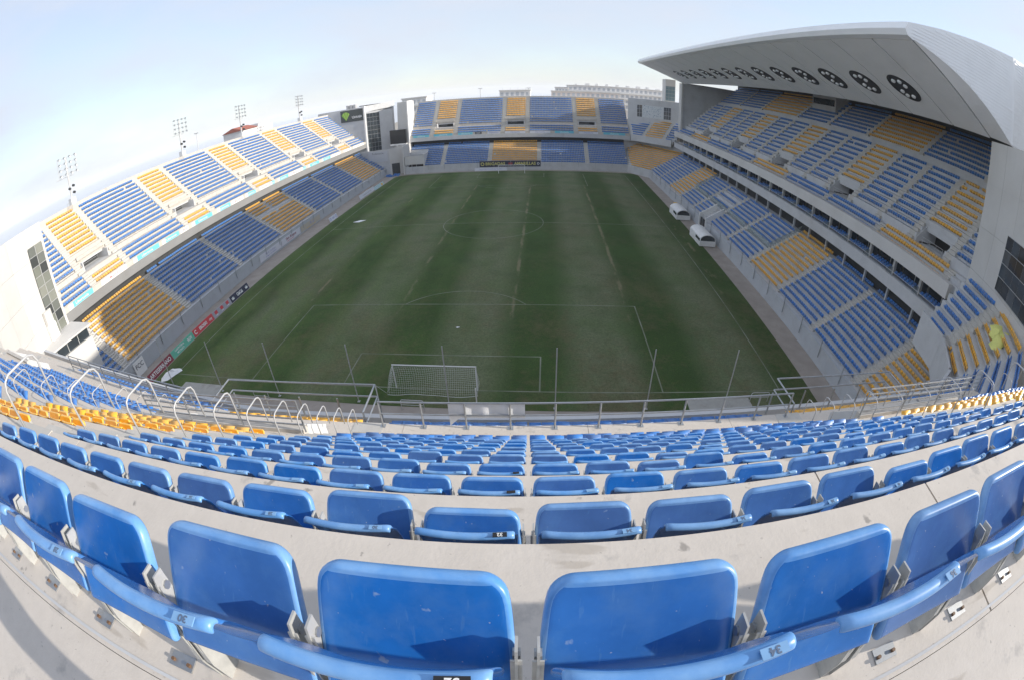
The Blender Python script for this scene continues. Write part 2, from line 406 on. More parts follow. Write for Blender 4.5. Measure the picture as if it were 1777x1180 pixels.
names = {10.48: 'tall grey net pole just right of the nearest goal', 18.2: 'tall grey net pole crossing the right edge of the near penalty area',
         1.6: 'tall grey net pole standing behind the middle of the nearest goal', -15.3: 'tall grey net pole rising above the railing left of the nearest goal',
         -6.7: 'tall grey net pole crossing the left corner of the near goal area', -22.9: 'tall grey net pole nearest the left corner of the pitch',
         25.4: 'thin grey net pole nearest the right corner of the pitch', -31.0: 'thin grey net pole beside the maroon advertising board'}
for x, lb in names.items():
    o = MB().tube([(x, -2.25, 0), (x, -2.25, 5.9)], .05, 8).build('net_pole', M['steelp']); tag(o, lb, 'pole', 'net poles behind the near goal')
    MB().box(x - .12, x + .12, -2.37, -2.13, .0, .04).build('base_plate', M['steelp'], o)
def hoop(name, x0, x1, y, h, label):
    o = MB().tube([(x0, y, 0), (x0, y, h - .15), (x0 + .05, y, h - .04), (x0 + .15, y, h), (x1 - .15, y, h), (x1 - .05, y, h - .04), (x1, y, h - .15), (x1, y, 0)], .035, 8).build(name, M['steelp'])
    MB().tube([(x0, y, h * .5), (x1, y, h * .5)], .025, 6).build('cross_rail', M['steelp'], o)
    return tag(o, label, 'barrier', 'low barriers at the pitch edge')
hoop('pitch_barrier', -2.4, -.4, -3.0, 1.05, 'low grey hoop barrier behind the left half of the nearest goal')
hoop('pitch_barrier', 28.3, 30.2, -1.6, 1.05, 'low grey hoop barrier beside the paved strip at right')
hoop('pitch_barrier', -17.8, -16.0, -3.1, 1.05, 'low grey hoop barrier seen through the left railing frame')

# ------------------------------------------------------------------ stands
def steps(T, rows, u0, u1, holes, m, parent, thick=.12, bottom=None):
    """rows: (v0, v1, z, zprev); holes: {row index: [(a,b),...]}"""
    for i, (v0, v1, z, zp) in enumerate(rows):
        cuts = sorted(holes.get(i, [])); a = u0; segs = []
        for c0, c1 in cuts:
            if c0 > a: segs.append((a, c0))
            a = max(a, c1)
        if a < u1: segs.append((a, u1))
        for s0, s1 in segs:
            MB().box(s0, s1, v0, v1, zp - thick, z, T).build('terrace_step', m, parent)
def aisle(T, rows, uc, w, parent, m, skip=()):
    mb = MB()
    for i in range(len(rows) - 1):
        if i in skip: continue
        v0, v1, z, _ = rows[i]; zn = rows[i + 1][2]
        if zn - z < .2 or (v1 - v0) > .95:
            if (v1 - v0) > .95 and mb.v: mb.build('aisle_stair', m, parent); mb = MB()
            if (v1 - v0) <= .95: continue
        d = min(.42, (v1 - v0) * .5)
        mb.box(uc - w / 2, uc + w / 2, v1 - d, v1 - .014, z + .003, z + (zn - z) / 2, T)
        mb.box(uc - w / 2, uc + w / 2, v1 - .015, v1 - .004, z + .003, zn + .012, T)
        mb.box(uc - w / 2, uc + w / 2, v1 - .004, v1 + min(.5, (rows[i + 1][1] - rows[i + 1][0]) - d + .01), zn + .003, zn + .012, T)
    if mb.v: mb.build('aisle_stair', m, parent)
def row_list(v, z, n, tread, riser, zprev=None):
    L = []; zp = z - riser if zprev is None else zprev
    for i in range(n):
        L.append((v + i * tread, v + (i + 1) * tread, z + i * riser, zp)); zp = z + i * riser
    return L
def blocks(aisles, u0, u1, aw):
    ed = [u0] + list(aisles) + [u1]; out = []
    for i in range(len(ed) - 1):
        a = ed[i] + (aw / 2 + .05 if i > 0 else .15); b = ed[i + 1] - (aw / 2 + .05 if i < len(ed) - 2 else .15)
        out.append((a, b))
    return out

LOWN, LT, LR, LZ = 12, .76, .485, 2.05
UPF_V, UT, UR = 8.15, .735, .67
def lower_tier(T, st, u0, u1, aisles, colours, wall_m, skip=None, step_holes=None, pitch=.5, no_rows=None):
    rows = row_list(.25, LZ, LOWN, LT, LR)
    steps(T, rows, u0, u1, step_holes or {}, M['concd'], st)
    MB().box(u0, u1, 0, .25, -.02, LZ + .12, T).build('front_wall', wall_m, st)
    for a in aisles: aisle(T, rows, a, 1.0, st, M['stair'])
    bl = blocks(aisles, u0, u1, 1.0)
    for (a, b), c in zip(bl, colours):
        for i, (v0, v1, z, _) in enumerate(rows):
            if no_rows and no_rows(i, a, b): continue
            iv = [(a, b)]
            if skip:
                for (s0, s1, r0, r1) in skip:
                    if r0 <= i <= r1:
                        nv = []
                        for q0, q1 in iv:
                            if s1 <= q0 or s0 >= q1: nv.append((q0, q1)); continue
                            if s0 > q0: nv.append((q0, s0))
                            if s1 < q1: nv.append((s1, q1))
                        iv = nv
            for q0, q1 in iv:
                if q1 - q0 > .5: seat_row(T, q0, q1, v1 - .17, z, c, pitch)
    # back wall under the upper tier
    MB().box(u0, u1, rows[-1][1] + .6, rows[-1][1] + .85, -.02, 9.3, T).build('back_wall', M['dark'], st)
    MB().box(u0, u1, rows[-1][1], rows[-1][1] + .6, 6.5, rows[-1][2] + .02, T).build('rear_gangway', M['concd'], st)
    # rail with posts on the front wall
    for k, u in enumerate(np.arange(u0 + 2.4, u1 - 1, 5.0)):
        MB().tube([T(u, -.10, .95), T(u, -.10, LZ + 1.0)], .05, 6).build('wall_post', M['steel'], st)
    MB().tube([T(u0 + .5, -.02, LZ + .95), T(u1 - .5, -.02, LZ + .95)], .022, 5).build('front_rail', M['steel'], st)
    return rows

def upper_tier(T, st, u0, u1, aisles, colours, nrow=12, zf=10.98, fascia=(9.15, 10.45), par_top=11.24):
    front = row_list(UPF_V + .2, zf, 3, UT, UR)
    wz = zf + 3 * UR
    wv0 = front[-1][1]; wv1 = wv0 + 1.35
    walk = [(wv0, wv1, wz, front[-1][2])]
    up = row_list(wv1, wz + UR, nrow, UT, UR, wz)
    bl = blocks(aisles, u0, u1, 1.1)
    vom = [(a + .35, b - .35) for (a, b), c in zip(bl, colours) if c == 'y' and b - a > 4]
    steps(T, front, u0, u1, {}, M['conc'], st)
    steps(T, walk, u0, u1, {}, M['conc'], st)
    steps(T, up, u0, u1, {0: vom, 1: vom}, M['conc'], st)
    allr = front + walk + up
    for a in aisles: aisle(T, allr, a, 1.05, st, M['stair'])
    # parapet and fascia beam
    MB().box(u0, u1, UPF_V, UPF_V + .2, fascia[1], par_top, T).build('parapet', M['conc'], st)
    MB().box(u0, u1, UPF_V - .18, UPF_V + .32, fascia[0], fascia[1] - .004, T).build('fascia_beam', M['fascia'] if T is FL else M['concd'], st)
    MB().box(u0, u1, UPF_V + .33, UPF_V + 1.9, fascia[0] + .1, fascia[0] + .35, T).build('underside_slab', M['concd'], st)
    vb = up[-1][1]
    MB().box(u0, u1, vb, vb + .25, up[-1][2] - 1.0, up[-1][2] + 1.25, T).build('rear_parapet', M['conc'], st)
    # walkway rail (pale posts along the foot of the upper rows)
    for (a, b), c in zip(bl, colours):
        vo = c == 'y' and b - a > 4
        for i, (v0, v1, z, _) in enumerate(front):
            if vo and i == 2: continue
            seat_row(T, a, b, v1 - .17, z, c)
        for i, (v0, v1, z, _) in enumerate(up):
            if vo and i <= 2: continue
            seat_row(T, a, b, v1 - .17, z, c)
        if not vo:
            mb = MB()
            for u in np.arange(a + .3, b, 1.25): mb.tube([T(u, wv1 - .05, wz), T(u, wv1 - .05, wz + 1.15)], .025, 5, False)
            mb.tube([T(a, wv1 - .05, wz + 1.15), T(b, wv1 - .05, wz + 1.15)], .028, 5)
            mb.build('walkway_rail', M['steelp'], st)
        else:
            vo0, vo1 = a + .35, b - .35
            zl = up[2][2]
            MB().box(vo0 - .2, vo1 + .2, up[2][0] - .35, up[2][0] - .003, zl - .32, zl + .22, T).build('vomitory_lintel', M['conc'], st)
            MB().box(vo0, vo1, up[2][0], up[2][1] + 1.5, zl - .35 - UR, zl - .13 - UR, T).build('vomitory_ceiling', M['concd'], st)
            MB().box(vo0 - .002, vo0 + .2, wv1 + .003, up[2][1] + 1.5, wz + .003, zl - .75, T).build('vomitory_cheek', M['concd'], st)
            MB().box(vo1 - .2, vo1 + .002, wv1 + .003, up[2][1] + 1.5, wz + .003, zl - .75, T).build('vomitory_cheek', M['concd'], st)
            for uu in (vo0, vo1):
                MB().prism([(wv1 + .002, wz + .2), (up[1][1] - .36, wz + .2), (up[1][1] - .36, up[1][2] + .12), (wv1 + .002, wz + .45)], uu - .1, uu + .1,
                           lambda p, q, r: T(r, p, q)).build('vomitory_wing', M['conc'], st)
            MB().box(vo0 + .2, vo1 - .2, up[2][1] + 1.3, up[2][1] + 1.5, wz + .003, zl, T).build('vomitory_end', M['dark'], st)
            MB().box(vo0 + .2, vo1 - .2, wv1 - .001, up[2][1] + 1.3, wz - .1, wz + .004, T).build('vomitory_floor', M['concd'], st)
            mb = MB()
            for q in range(2): mb.tube([T(vo0 + .2, wv1 + .1, wz + .55 + .45 * q), T(vo1 - 2.2, wv1 + .1, wz + .55 + .45 * q)], .025, 5)
            mb.build('vomitory_rail', M['steelp'], st)
    return allr, bl

# ---- left stand
st = thing('seating_stand', 'sunlit two-tier stand with advertising on its parapet along the left touchline', 'stand', 'the four stands')
LEFT = st
la = [-2.2 + 15 * k for k in range(8)]
lower_tier(FL, st, -7.5, 108, la, ['b', 'y', 'b', 'b', 'y', 'b', 'b', 'y', 'b'], M['wallL'],
           skip=[(49.0, 50.2, 6, 11), (42.8, 57.8, 7, 7)])
ua = [2.4 + 7.5 * k for k in (0, 1, 3, 4, 6, 7, 9, 10, 12, 13)]
UL, blL = upper_tier(FL, st, -4.4, 111.2, ua, ['b', 'y', 'b', 'y', 'b', 'y', 'b', 'y', 'b', 'y', 'b'])
# ---- far stand
st = thing('seating_stand', 'two-tier stand behind the far goal with a navy banner on its front wall', 'stand', 'the four stands')
FAR = st
fa = [.35 - 21.8, .35 - 7.3, .35 + 7.3, .35 + 21.8]
lower_tier(FF, st, -33, 34.4, fa, ['b', 'b', 'y', 'b', 'b'], M['concd'], skip=[(-33, -27.0, 0, 8)], step_holes={i: [(-32.2, -27.0)] for i in range(7)})
fu = [.35 + q for q in (-26.25, -18.75, -3.75, 3.75, 18.75, 26.25)]
UF, blF = upper_tier(FF, st, -33, 36.0, fu, ['b', 'y', 'b', 'y', 'b', 'y', 'b'], fascia=(9.2, 10.45))

# ---- right stand
st = thing('seating_stand', 'shaded main stand with glazed boxes under the white cantilever roof', 'stand', 'the four stands')
RIGHT = st
ra = [-2.0, 8.2, 18.3, 28.4, 68.0, 78.2, 88.3]
rows = row_list(.25, LZ, LOWN, LT, LR)
vip = [(28.4, 68.0)]
lower_tier(FR, st, -8.0, 98.6, ra, ['y', 'b', 'b', 'y', 'v', 'y', 'b', 'b'], M['wallL'], no_rows=lambda i, a, b: a > 28 and b < 69)
for q in (38.3, 48.2, 58.1):
    aisle(FR, rows, q, 1.0, st, M['stair'])
for a, b in ((28.95, 37.7), (38.9, 47.0), (51.2, 57.5), (58.7, 67.4)):
    for i in (0, 1, 2, 3): seat_row(FR, a, b, rows[i][1] - .17, rows[i][2], 'b')
for a, b in ((29.2, 37.7), (38.9, 47.6), (48.8, 57.5), (58.7, 67.2)):
    for i in (5, 6, 7, 8, 9, 10):
        if a > 48 and b < 58 and i in (6, 8): continue
        seat_row(FR, a, b, rows[i][1] - .17, rows[i][2], 'b')
# glass screens round the directors' seats
for a, b in ((29.0, 37.6), (39.0, 47.6), (48.8, 57.4), (58.8, 67.4)):
    MB().box(a, b, rows[5][0] - .03, rows[5][0] + .0, rows[4][2] + .1, rows[5][2] + .75, FR).build('glass_screen', M['glassl'], st)
for u in (28.75, 67.65):
    MB().prism([(rows[5][0], rows[4][2] + .1), (rows[11][1], rows[11][2]), (rows[11][1], rows[11][2] + 1.0), (rows[5][0], rows[5][2] + .8)], u - .02, u + .02,
               lambda p, q, r: FR(r, p, q)).build('glass_screen', M['glassl'], st)
# players' tunnel
for u in (47.3, 51.0):
    MB().prism([(-.3, .01), (3.2, .01), (3.2, 5.0), (-.3, 2.9)], u - .12, u + .12, lambda p, q, r: FR(r, p, q)).build('tunnel_wall', M['white'], st)
MB().box(47.42, 50.88, -.02, -.004, .01, 2.3, FR).build('tunnel_shade', M['dark'], st)  # dark sheet on the wall; the shade of the tunnel is its colour
# box level
slabz = (9.55, 10.7)
MB().box(-4.5, 101.0, 7.7, 15, slabz[0], slabz[1], FR).build('box_floor_slab', M['concd'], st)
MB().box(-4.5, 101.0, 7.55, 8.3, 12.85, 14.35, FR).build('box_fascia', M['panel'], st)
MB().box(-4.5, 101.0, 8.31, 16, 12.86, 13.0, FR).build('box_ceiling', M['concd'], st)
nb = 0
for u in np.arange(-4.2, 101.2, 5.02):
    MB().box(u - .18, u + .18, 9.0, 9.4, slabz[1] + .003, 12.85, FR).build('box_column', M['panel'], st)
    MB().box(u - .12, u + .12, 9.0, 9.3, 7.0, slabz[0] - .003, FR).build('lower_column', M['concd'], st)
    if u < 96:
        back = 10.8
        MB().box(u + .2, u + 4.82, back, back + .08, slabz[1] + .003, 12.85, FR).build('box_window', M['glass'], st)
        MB().box(u + .2, u + 4.82, 10.3, 10.38, 7.0, slabz[0] - .003, FR).build('lower_window', M['glass'], st)
        MB().box(u + 2.3, u + 2.4, 10.27, 10.295, 7.0, slabz[0] - .003, FR).build('window_mullion', M['steelp'], st)
        MB().box(u + 2.45, u + 2.55, back - .03, back - .004, slabz[1] + .003, 12.85, FR).build('window_mullion', M['steelp'], st)
        MB().box(u - .03, u + .03, 7.9, 9.0, slabz[1] + .003, 11.6, FR).build('box_divider', M['glassl'], st)
        for j in range(2):
            seat_row(FR, u + .5, u + 4.6, 8.9 + .9 * j, slabz[1], 'b', .55)
for q in (11.05, 11.45): MB().tube([FR(-4.5, 7.78, q), FR(101, 7.78, q)], .03, 6).build('box_rail', M['steelp'], st)
MB().box(-4.5, 101.0, 7.66, 7.70, 10.7, 11.0, FR).build('box_edge', M['concd'], st)
# front rows of the upper tier
uf = row_list(8.3, 13.5, 3, .82, .55, 12.95)
wv0 = uf[-1][1]; wv1 = 11.75; wz = 14.95
walk = [(wv0, wv1, wz, uf[-1][2])]
up = row_list(wv1, 16.05, 10, .88, .81, wz)
w2 = [(up[-1][1], up[-1][1] + 1.4, up[-1][2] + .45, up[-1][2])]
rear = row_list(w2[0][1], w2[0][2] + 1.0, 8, .85, .72, w2[0][2])
u0, u1 = -4.3, 103.8
bba = [13.4 + 20.4 * k for k in range(-1, 5)]
yc = [3.2 + 20.4 * k for k in range(5)]
vomR = [(y - 2.6, y + 2.6) for y in yc]
steps(FR, uf, u0, u1, {}, M['concd'], st); steps(FR, walk, u0, u1, {}, M['concd'], st)
steps(FR, up, u0, u1, {0: vomR, 1: vomR}, M['concd'], st); steps(FR, w2, u0, u1, {}, M['concd'], st); steps(FR, rear, u0, u1, {}, M['concd'], st)
fb = [-2.2, 11.1, 24.0, 37.1, 51.0, 64.4, 78.0, 91.2, 103.4]
for i in range(8):
    c = 'y' if i in (0, 3, 6) else 'b'
    for (v0, v1, z, _) in uf: seat_row(FR, fb[i] + .55, fb[i + 1] - .55, v1 - .17, z, c)
    aisle(FR, uf + walk, fb[i], 1.0, st, M['stair'])
for k, y in enumerate(yc):
    for a in (y - 3.4, y + 3.4, y + 10.2):
        if u0 < a < u1: aisle(FR, walk + up + w2, a, 1.0, st, M['stair'])
    for i, (v0, v1, z, _) in enumerate(up):
        if i > 1: seat_row(FR, y - 2.85, y + 2.85, v1 - .17, z, 'y')
    vo0, vo1 = y - 2.6, y + 2.6; zl = up[2][2]
    MB().box(vo0 - .3, vo1 + .3, up[2][0] - .12, up[2][0] - .003, zl - .32, zl + .2, FR).build('vomitory_lintel', M['concd'], st)
    MB().box(vo0 + .1, vo1 - .1, up[2][0], up[2][1] + 1.5, zl - 1.15, zl - .94, FR).build('vomitory_ceiling', M['concd'], st)
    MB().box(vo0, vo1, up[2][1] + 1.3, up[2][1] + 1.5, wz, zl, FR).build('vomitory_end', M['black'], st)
    MB().box(vo0, vo1, wv1 - .001, up[2][1] + 1.3, wz - .1, wz + .004, FR).build('vomitory_floor', M['concd'], st)
    for uu in (vo0, vo1):
        MB().prism([(wv1 + .002, wz + .2), (up[1][1], wz + .2), (up[1][1], up[1][2] + .2), (wv1 + .002, wz + .6)], uu - .1, uu + .1, lambda p, q, r: FR(r, p, q)).build('vomitory_wing', M['concd'], st)
        MB().box(uu - .1, uu + .1, up[1][1], up[2][1] + 1.5, wz + .2, zl - .95, FR).build('vomitory_cheek', M['concd'], st)
    mb = MB()
    for q in (.35, .7, 1.05): mb.tube([FR(vo0 + .2, wv1 - .1, wz + q), FR(vo1 - 1.2, wv1 - .1, wz + q)], .025, 5)
    for q in np.arange(vo0 + .2, vo1 - 1.1, 1.2): mb.tube([FR(q, wv1 - .1, wz), FR(q, wv1 - .1, wz + 1.05)], .025, 5)
    mb.build('vomitory_rail', M['steelp'], st)
for c0 in bba:
    for a, b in ((c0 - 6.3, c0 - .55), (c0 + .55, c0 + 6.3)):
        a2, b2 = max(a, u0 + .3), min(b, u1 - .3)
        if b2 - a2 < .8: continue
        for (v0, v1, z, _) in up: seat_row(FR, a2, b2, v1 - .17, z, 'b')
        mb = MB()
        for u in np.arange(a2, b2, 1.0): mb.tube([FR(u, wv1 + .1, 16.05), FR(u, wv1 + .1, 17.0)], .022, 5, False)
        mb.tube([FR(a2, wv1 + .1, 17.0), FR(b2, wv1 + .1, 17.0)], .025, 5)
        mb.build('walkway_rail', M['steelp'], st)
for a, b, c in ((-4.2, 3.2, 'b'), (4.4, 16.9, 'b'), (18.0, 31.0, 'y'), (32.0, 43.5, 'b'), (44.6, 56.0, 'b'), (57.0, 74.0, 'y'), (75.0, 88, 'b'), (89, 103.5, 'b')):
    for (v0, v1, z, _) in rear: seat_row(FR, a, b, v1 - .17, z, c)
    aisle(FR, rear, b + .5, .9, st, M['stair'])
# the press room hut under the soffit
MB().box(46, 55, rear[4][0], rear[7][1], rear[4][2], rear[4][2] + 3.2, FR).build('commentary_hut', M['concd'], st)
MB().box(46.4, 54.6, rear[4][0] - .03, rear[4][0] - .004, rear[4][2] + 1.1, rear[4][2] + 2.4, FR).build('hut_window', M['glass'], st)
# back and end walls
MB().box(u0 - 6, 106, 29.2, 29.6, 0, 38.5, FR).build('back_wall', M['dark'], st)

# ------------------------------------------------------------------ corner walls
def wall_poly(name_list, pts, z0, z1, th, m, parent, pieces=3.0, rows=(None,), name='wall_panel'):
    """vertical wall along a plan polyline, cut into panels with open joints"""
    segs = []
    for (a, b) in zip(pts[:-1], pts[1:]):
        a = Vector(a); b = Vector(b); L = (b - a).length; n = max(1, round(L / pieces)); d = (b - a) / n
        for i in range(n): segs.append((a + d * i, a + d * (i + 1)))
    zs = [z0] + [r for r in rows if r is not None] + [z1]
    for a, b in segs:
        d = (b - a).normalized(); nrm = Vector((-d.y, d.x)); g = .012
        for q0, q1 in zip(zs[:-1], zs[1:]):
            a2 = a + d * g; b2 = b - d * g
            bot = [(a2.x, a2.y, q0 + g), (b2.x, b2.y, q0 + g), (b2.x + nrm.x * th, b2.y + nrm.y * th, q0 + g), (a2.x + nrm.x * th, a2.y + nrm.y * th, q0 + g)]
            MB().hexa(bot, [(x, y, q1 - g) for x, y, _ in bot]).build(name, m, parent)
    # backing behind the joints
    for a, b in zip(pts[:-1], pts[1:]):
        a = Vector(a); b = Vector(b); d = (b - a).normalized(); nrm = Vector((-d.y, d.x)); o = nrm * (.10 if th > 0 else -.10)
        o2 = nrm * (th * .9)
        bot = [(a.x + o.x, a.y + o.y, z0 + .02), (b.x + o.x, b.y + o.y, z0 + .02), (b.x + o2.x, b.y + o2.y, z0 + .02), (a.x + o2.x, a.y + o2.y, z0 + .02)]
        MB().hexa(bot, [(x, y, z1 - .02) for x, y, _ in bot]).build('wall_core', M['concd'], parent)
def on_wall(A, B, s, off=0.0):
    A = Vector(A); B = Vector(B); d = (B - A).normalized(); n = Vector((d.y, -d.x)); p = A + d * s + n * off
    return p
def wall_slab(A, B, s0, s1, z0, z1, off0, off1, name, m, parent):
    q = [on_wall(A, B, s0, off0), on_wall(A, B, s1, off0), on_wall(A, B, s1, off1), on_wall(A, B, s0, off1)]
    return MB().hexa([(p.x, p.y, z0) for p in q], [(p.x, p.y, z1) for p in q]).build(name, m, parent)

# near left corner building (faces the pitch and the sun)
cb = thing('corner_building', 'cream panelled corner tower with a tall window strip at the left edge', 'building', 'corner towers')
LP = [(-47.2, -4.3), (-45.5, -11.0), (-42.0, -17.0), (-36.5, -22.0)]
wall_poly(None, LP, 7.7, 22.9, -.5, M['panel'], cb, 3.3, rows=(11.5, 15.3, 19.1))
A, B = LP[0], LP[1]
wall_slab(A, B, .55, 3.45, 9.3, 20.5, -.02, -.06, 'window_recess', M['glass'], cb)
WG = [mat('tower_sheen_glass_%d' % q, c_, .12, .1, .4, spec=.6) for q, c_ in enumerate(((.20, .21, .18), (.26, .265, .23), (.06, .065, .065), (.23, .24, .21), (.16, .17, .155)))]  # grey-olive panes: the sunlit reflection is put into their colours
for k in range(9):
    z = 9.4 + k * 1.25
    for j in range(2):
        wall_slab(A, B, .6 + j * 1.43, .6 + j * 1.43 + 1.36, z + .03, z + 1.2, -.03, -.065, 'window_pane', WG[(k * 2 + j * 3) % 5], cb)
    wall_slab(A, B, .55, 3.45, z - .03, z + .03, -.066, -.1, 'window_bar', M['steelp'], cb)
wall_slab(A, B, 1.98, 2.06, 9.3, 20.5, -.066, -.1, 'window_bar', M['steelp'], cb)
wall_slab(A, B, 3.0, 4.4, 11.2, 12.9, -.15, -.6, 'balcony', M['panel'], cb)
wall_slab(A, B, 2.95, 4.45, 9.3, 11.2, -.12, -.7, 'balcony_front', M['white'], cb)
# control room below
A2, B2 = (-42.0, -4.2), (-44.3, -11.5)
wall_slab((-42.0, -4.2), (-43.2, -11.5), 0, 7.6, .0, 7.6, .0, .4, 'lower_wall', M['panel'], cb)
wall_slab((-42.4, -4.2), (-43.6, -11.5), .1, 7.4, 7.6, 8.9, .0, .3, 'control_window', M['glass'], cb)
for s in (.1, 1.9, 3.7, 5.5, 7.3): wall_slab((-42.4, -4.2), (-43.6, -11.5), s, s + .08, 7.6, 8.9, -.04, -.004, 'window_mullion', M['steelp'], cb)
MB().hexa([(-41.6, -3.9, 8.9), (-43.0, -11.8, 8.9), (-47.5, -11.0, 9.1), (-47.2, -4.0, 9.1)], [(-41.6, -3.9, 9.1), (-43.0, -11.8, 9.1), (-47.5, -11.0, 9.35), (-47.2, -4.0, 9.35)]).build('canopy', M['panel'], cb)

# near right corner building
cb = thing('corner_building', 'grey panelled corner tower with dark glazing at the right edge', 'building', 'corner towers')
RP = [(50.0, -4.4), (47.2, -10.6), (43.6, -16.6), (39.0, -22.0)]
wall_poly(None, RP, 8.0, 28.9, .5, M['panel'], cb, 3.4, rows=(12.2, 16.4, 20.6, 24.8))
MB().hexa([(52.5, -8.2, 8), (49.5, -13.0, 8), (45.5, -19.5, 8), (62, -21.0, 8)], [(53.4, -8.2, 36.8), (53.0, -13.0, 36.4), (50.5, -19.5, 35.8), (62, -21.0, 35.8)]).build('upper_tower', M['panel'], cb)
A, B = RP[1], RP[2]
gl = []
def wslabR(A, B, s0, s1, z0, z1, o0, o1, name, m): return wall_slab(A, B, s0, s1, z0, z1, o0, o1, name, m, cb)
DG = [mat('corner_sheen_glass_%d' % q, c_, .06, .3, .5, spec=.8) for q, c_ in enumerate(((.02, .028, .035), (.05, .065, .08), (.09, .10, .11), (.03, .035, .04)))]  # pane tones differ: uneven reflections are put into the glass colours
wslabR((47.7, -9.6), (43.6, -16.6), .3, 12, 16.6, 21.5, -.25, .03, 'window_recess', M['steelp'])
for i in range(8):
    for j in range(4):
        wslabR((47.7, -9.6), (43.6, -16.6), .35 + i * 1.46, .35 + i * 1.46 + 1.40, 16.7 + j * 1.2, 16.7 + j * 1.2 + 1.14, .034, .06, 'window_pane', DG[(i * 3 + j * 5 + i * j) % 4])

# far left corner building with sign and scoreboard
cb = thing('corner_building', 'grey corner tower with dark glazing behind the far end of the left stand', 'building', 'corner towers')
MB().box(-64, -47.4, 111.4, 111.9, 6.5, 23.0, ident).build('end_wall', M['concd'], cb)
MB().box(-47.4, -46.9, 111.1, 111.9, 7.0, 23.3, ident).build('wall_trim', M['white'], cb)
MB().hexa([(-46.9, 112.0, 7.2), (-39.2, 116.0, 7.2), (-39.2, 118, 7.2), (-46.9, 118, 7.2)], [(-46.9, 112.0, 21.0), (-39.2, 116.0, 21.0), (-39.2, 118, 22.2), (-46.9, 118, 21.0)]).build('tower_wall', M['concd'], cb)
A, B = (-39.2, 116.0), (-46.9, 112.0)
for i in range(4):
    for j in range(9):
        wall_slab(A, B, 4.3 + i * 1.05, 4.3 + i * 1.05 + 1.0, 7.6 + j * 1.45, 7.6 + j * 1.45 + 1.38, -.05, -.01 if True else 0, 'window_pane', M['glass'], cb)
MB().hexa([(-46.9, 111.9, 21.2), (-39.0, 115.9, 21.8), (-39.0, 118, 21.8), (-46.9, 118, 21.2)], [(-46.9, 111.9, 23.2), (-39.0, 115.9, 23.6), (-39.0, 118, 23.6), (-46.9, 118, 23.2)]).build('tower_cap', M['white'], cb)
MB().hexa([(-37.3, 113.2, 0), (-33.4, 113.2, 0), (-33.4, 122, 0), (-37.3, 122, 0)], [(-36.4, 113.2, 23.0), (-33.4, 113.2, 23.0), (-33.4, 122, 23.0), (-36.4, 122, 23.0)]).build('lift_shaft', M['panel'], cb)
MB().box(-33.39, -33.05, 112.9, 119, 2.5, 23.2, ident).build('shaft_sunlit_side', M['white'], cb)  # whiter slab on the sun side: the sunlit face put into its colour
MB().box(-47.4, -38.0, 106.4, 106.8, 0, 8.3, ident).build('lower_wall', M['concd'], cb)
MB().hexa([(-38.0, 106.4, 0), (-33.4, 108.4, 0), (-33.4, 108.8, 0), (-38.0, 106.8, 0)], [(-38.0, 106.4, 8.3), (-33.4, 108.4, 9.3), (-33.4, 108.8, 9.3), (-38.0, 106.8, 8.3)]).build('lower_wall', M['panel'], cb)
MB().box(-33.4, -33.0, 105.0, 116, .01, 9.0, ident).build('lower_wall', M['panel'], cb)
wall_slab((-38.0, 106.4), (-33.4, 108.4), .5, 3.0, .01, 3.6, .0, .03, 'gate', M['dark'], cb)
for k in range(3): MB().box(-54 + k * 1.3, -53.3 + k * 1.3, 113, 114.5, 23.0, 24.3, ident).build('roof_unit', M['steelp'], cb)
MB().box(-50, -43, 114.5, 116, 23.2, 23.5, ident).build('roof_unit', M['dark'], cb)
sg = thing('wall_sign', 'dark sign with green fan logo and white Unicaja lettering', 'sign')
MB().box(-55.5, -47.5, 111.2, 111.38, 18.6, 22.6, ident).build('sign_board', flat('sign_dark', (.045, .058, .058)), sg)
gm = flat('logo_green', (.22, .46, .035)); gm2 = flat('logo_light_green', (.40, .62, .10))
cxl, czl = -53.6, 19.15
for k in range(6):
    a0 = R_(48 + k * 15.5); a1 = R_(48 + k * 15.5 + 14.3)
    vs = [(cxl, czl)]
    for q in range(4):
        t = a0 + (a1 - a0) * q / 3; vs.append((cxl + 1.9 * math.cos(t) * 1.05, czl + 2.9 * math.sin(t)))
    MB().prism(vs, 111.17, 111.197, lambda p, q, r: (p, r, q)).build('logo_blade', gm if k % 2 else gm2, sg)
letter(sg, 'Unicaja', 1.2, (-49.75, 111.18, 20.1), (1, 0, .06), (0, 0, 1), flat('sign_white', (.85, .85, .85)), bold=.012, ext=.01)
sb = thing('scoreboard', 'black electronic scoreboard screen mounted on the far corner tower', 'scoreboard')
MB().box(-39.2, -33.9, 111.9, 112.9, 9.3, 13.9, ident).build('screen', mat('screen_black', (.016, .017, .019), .35), sb)
MB().box(-39.3, -33.8, 111.8, 112.92, 8.75, 9.28, ident).build('sponsor_strip', M['white'], sb)
sp = thing('wall_sign', 'pale faded seating sign with faint text on the wall below the far tower', 'sign')
MB().box(-45.0, -38.6, 106.3, 106.395, 4.6, 7.9, ident).build('sign_board', flat('faded_sign', (.52, .54, .58)), sp)
letter(sp, 'Preferencia', .85, (-41.8, 106.29, 7.3), (1, 0, 0), (0, 0, 1), flat('sign_text_grey', (.16, .17, .19)), bold=.005)

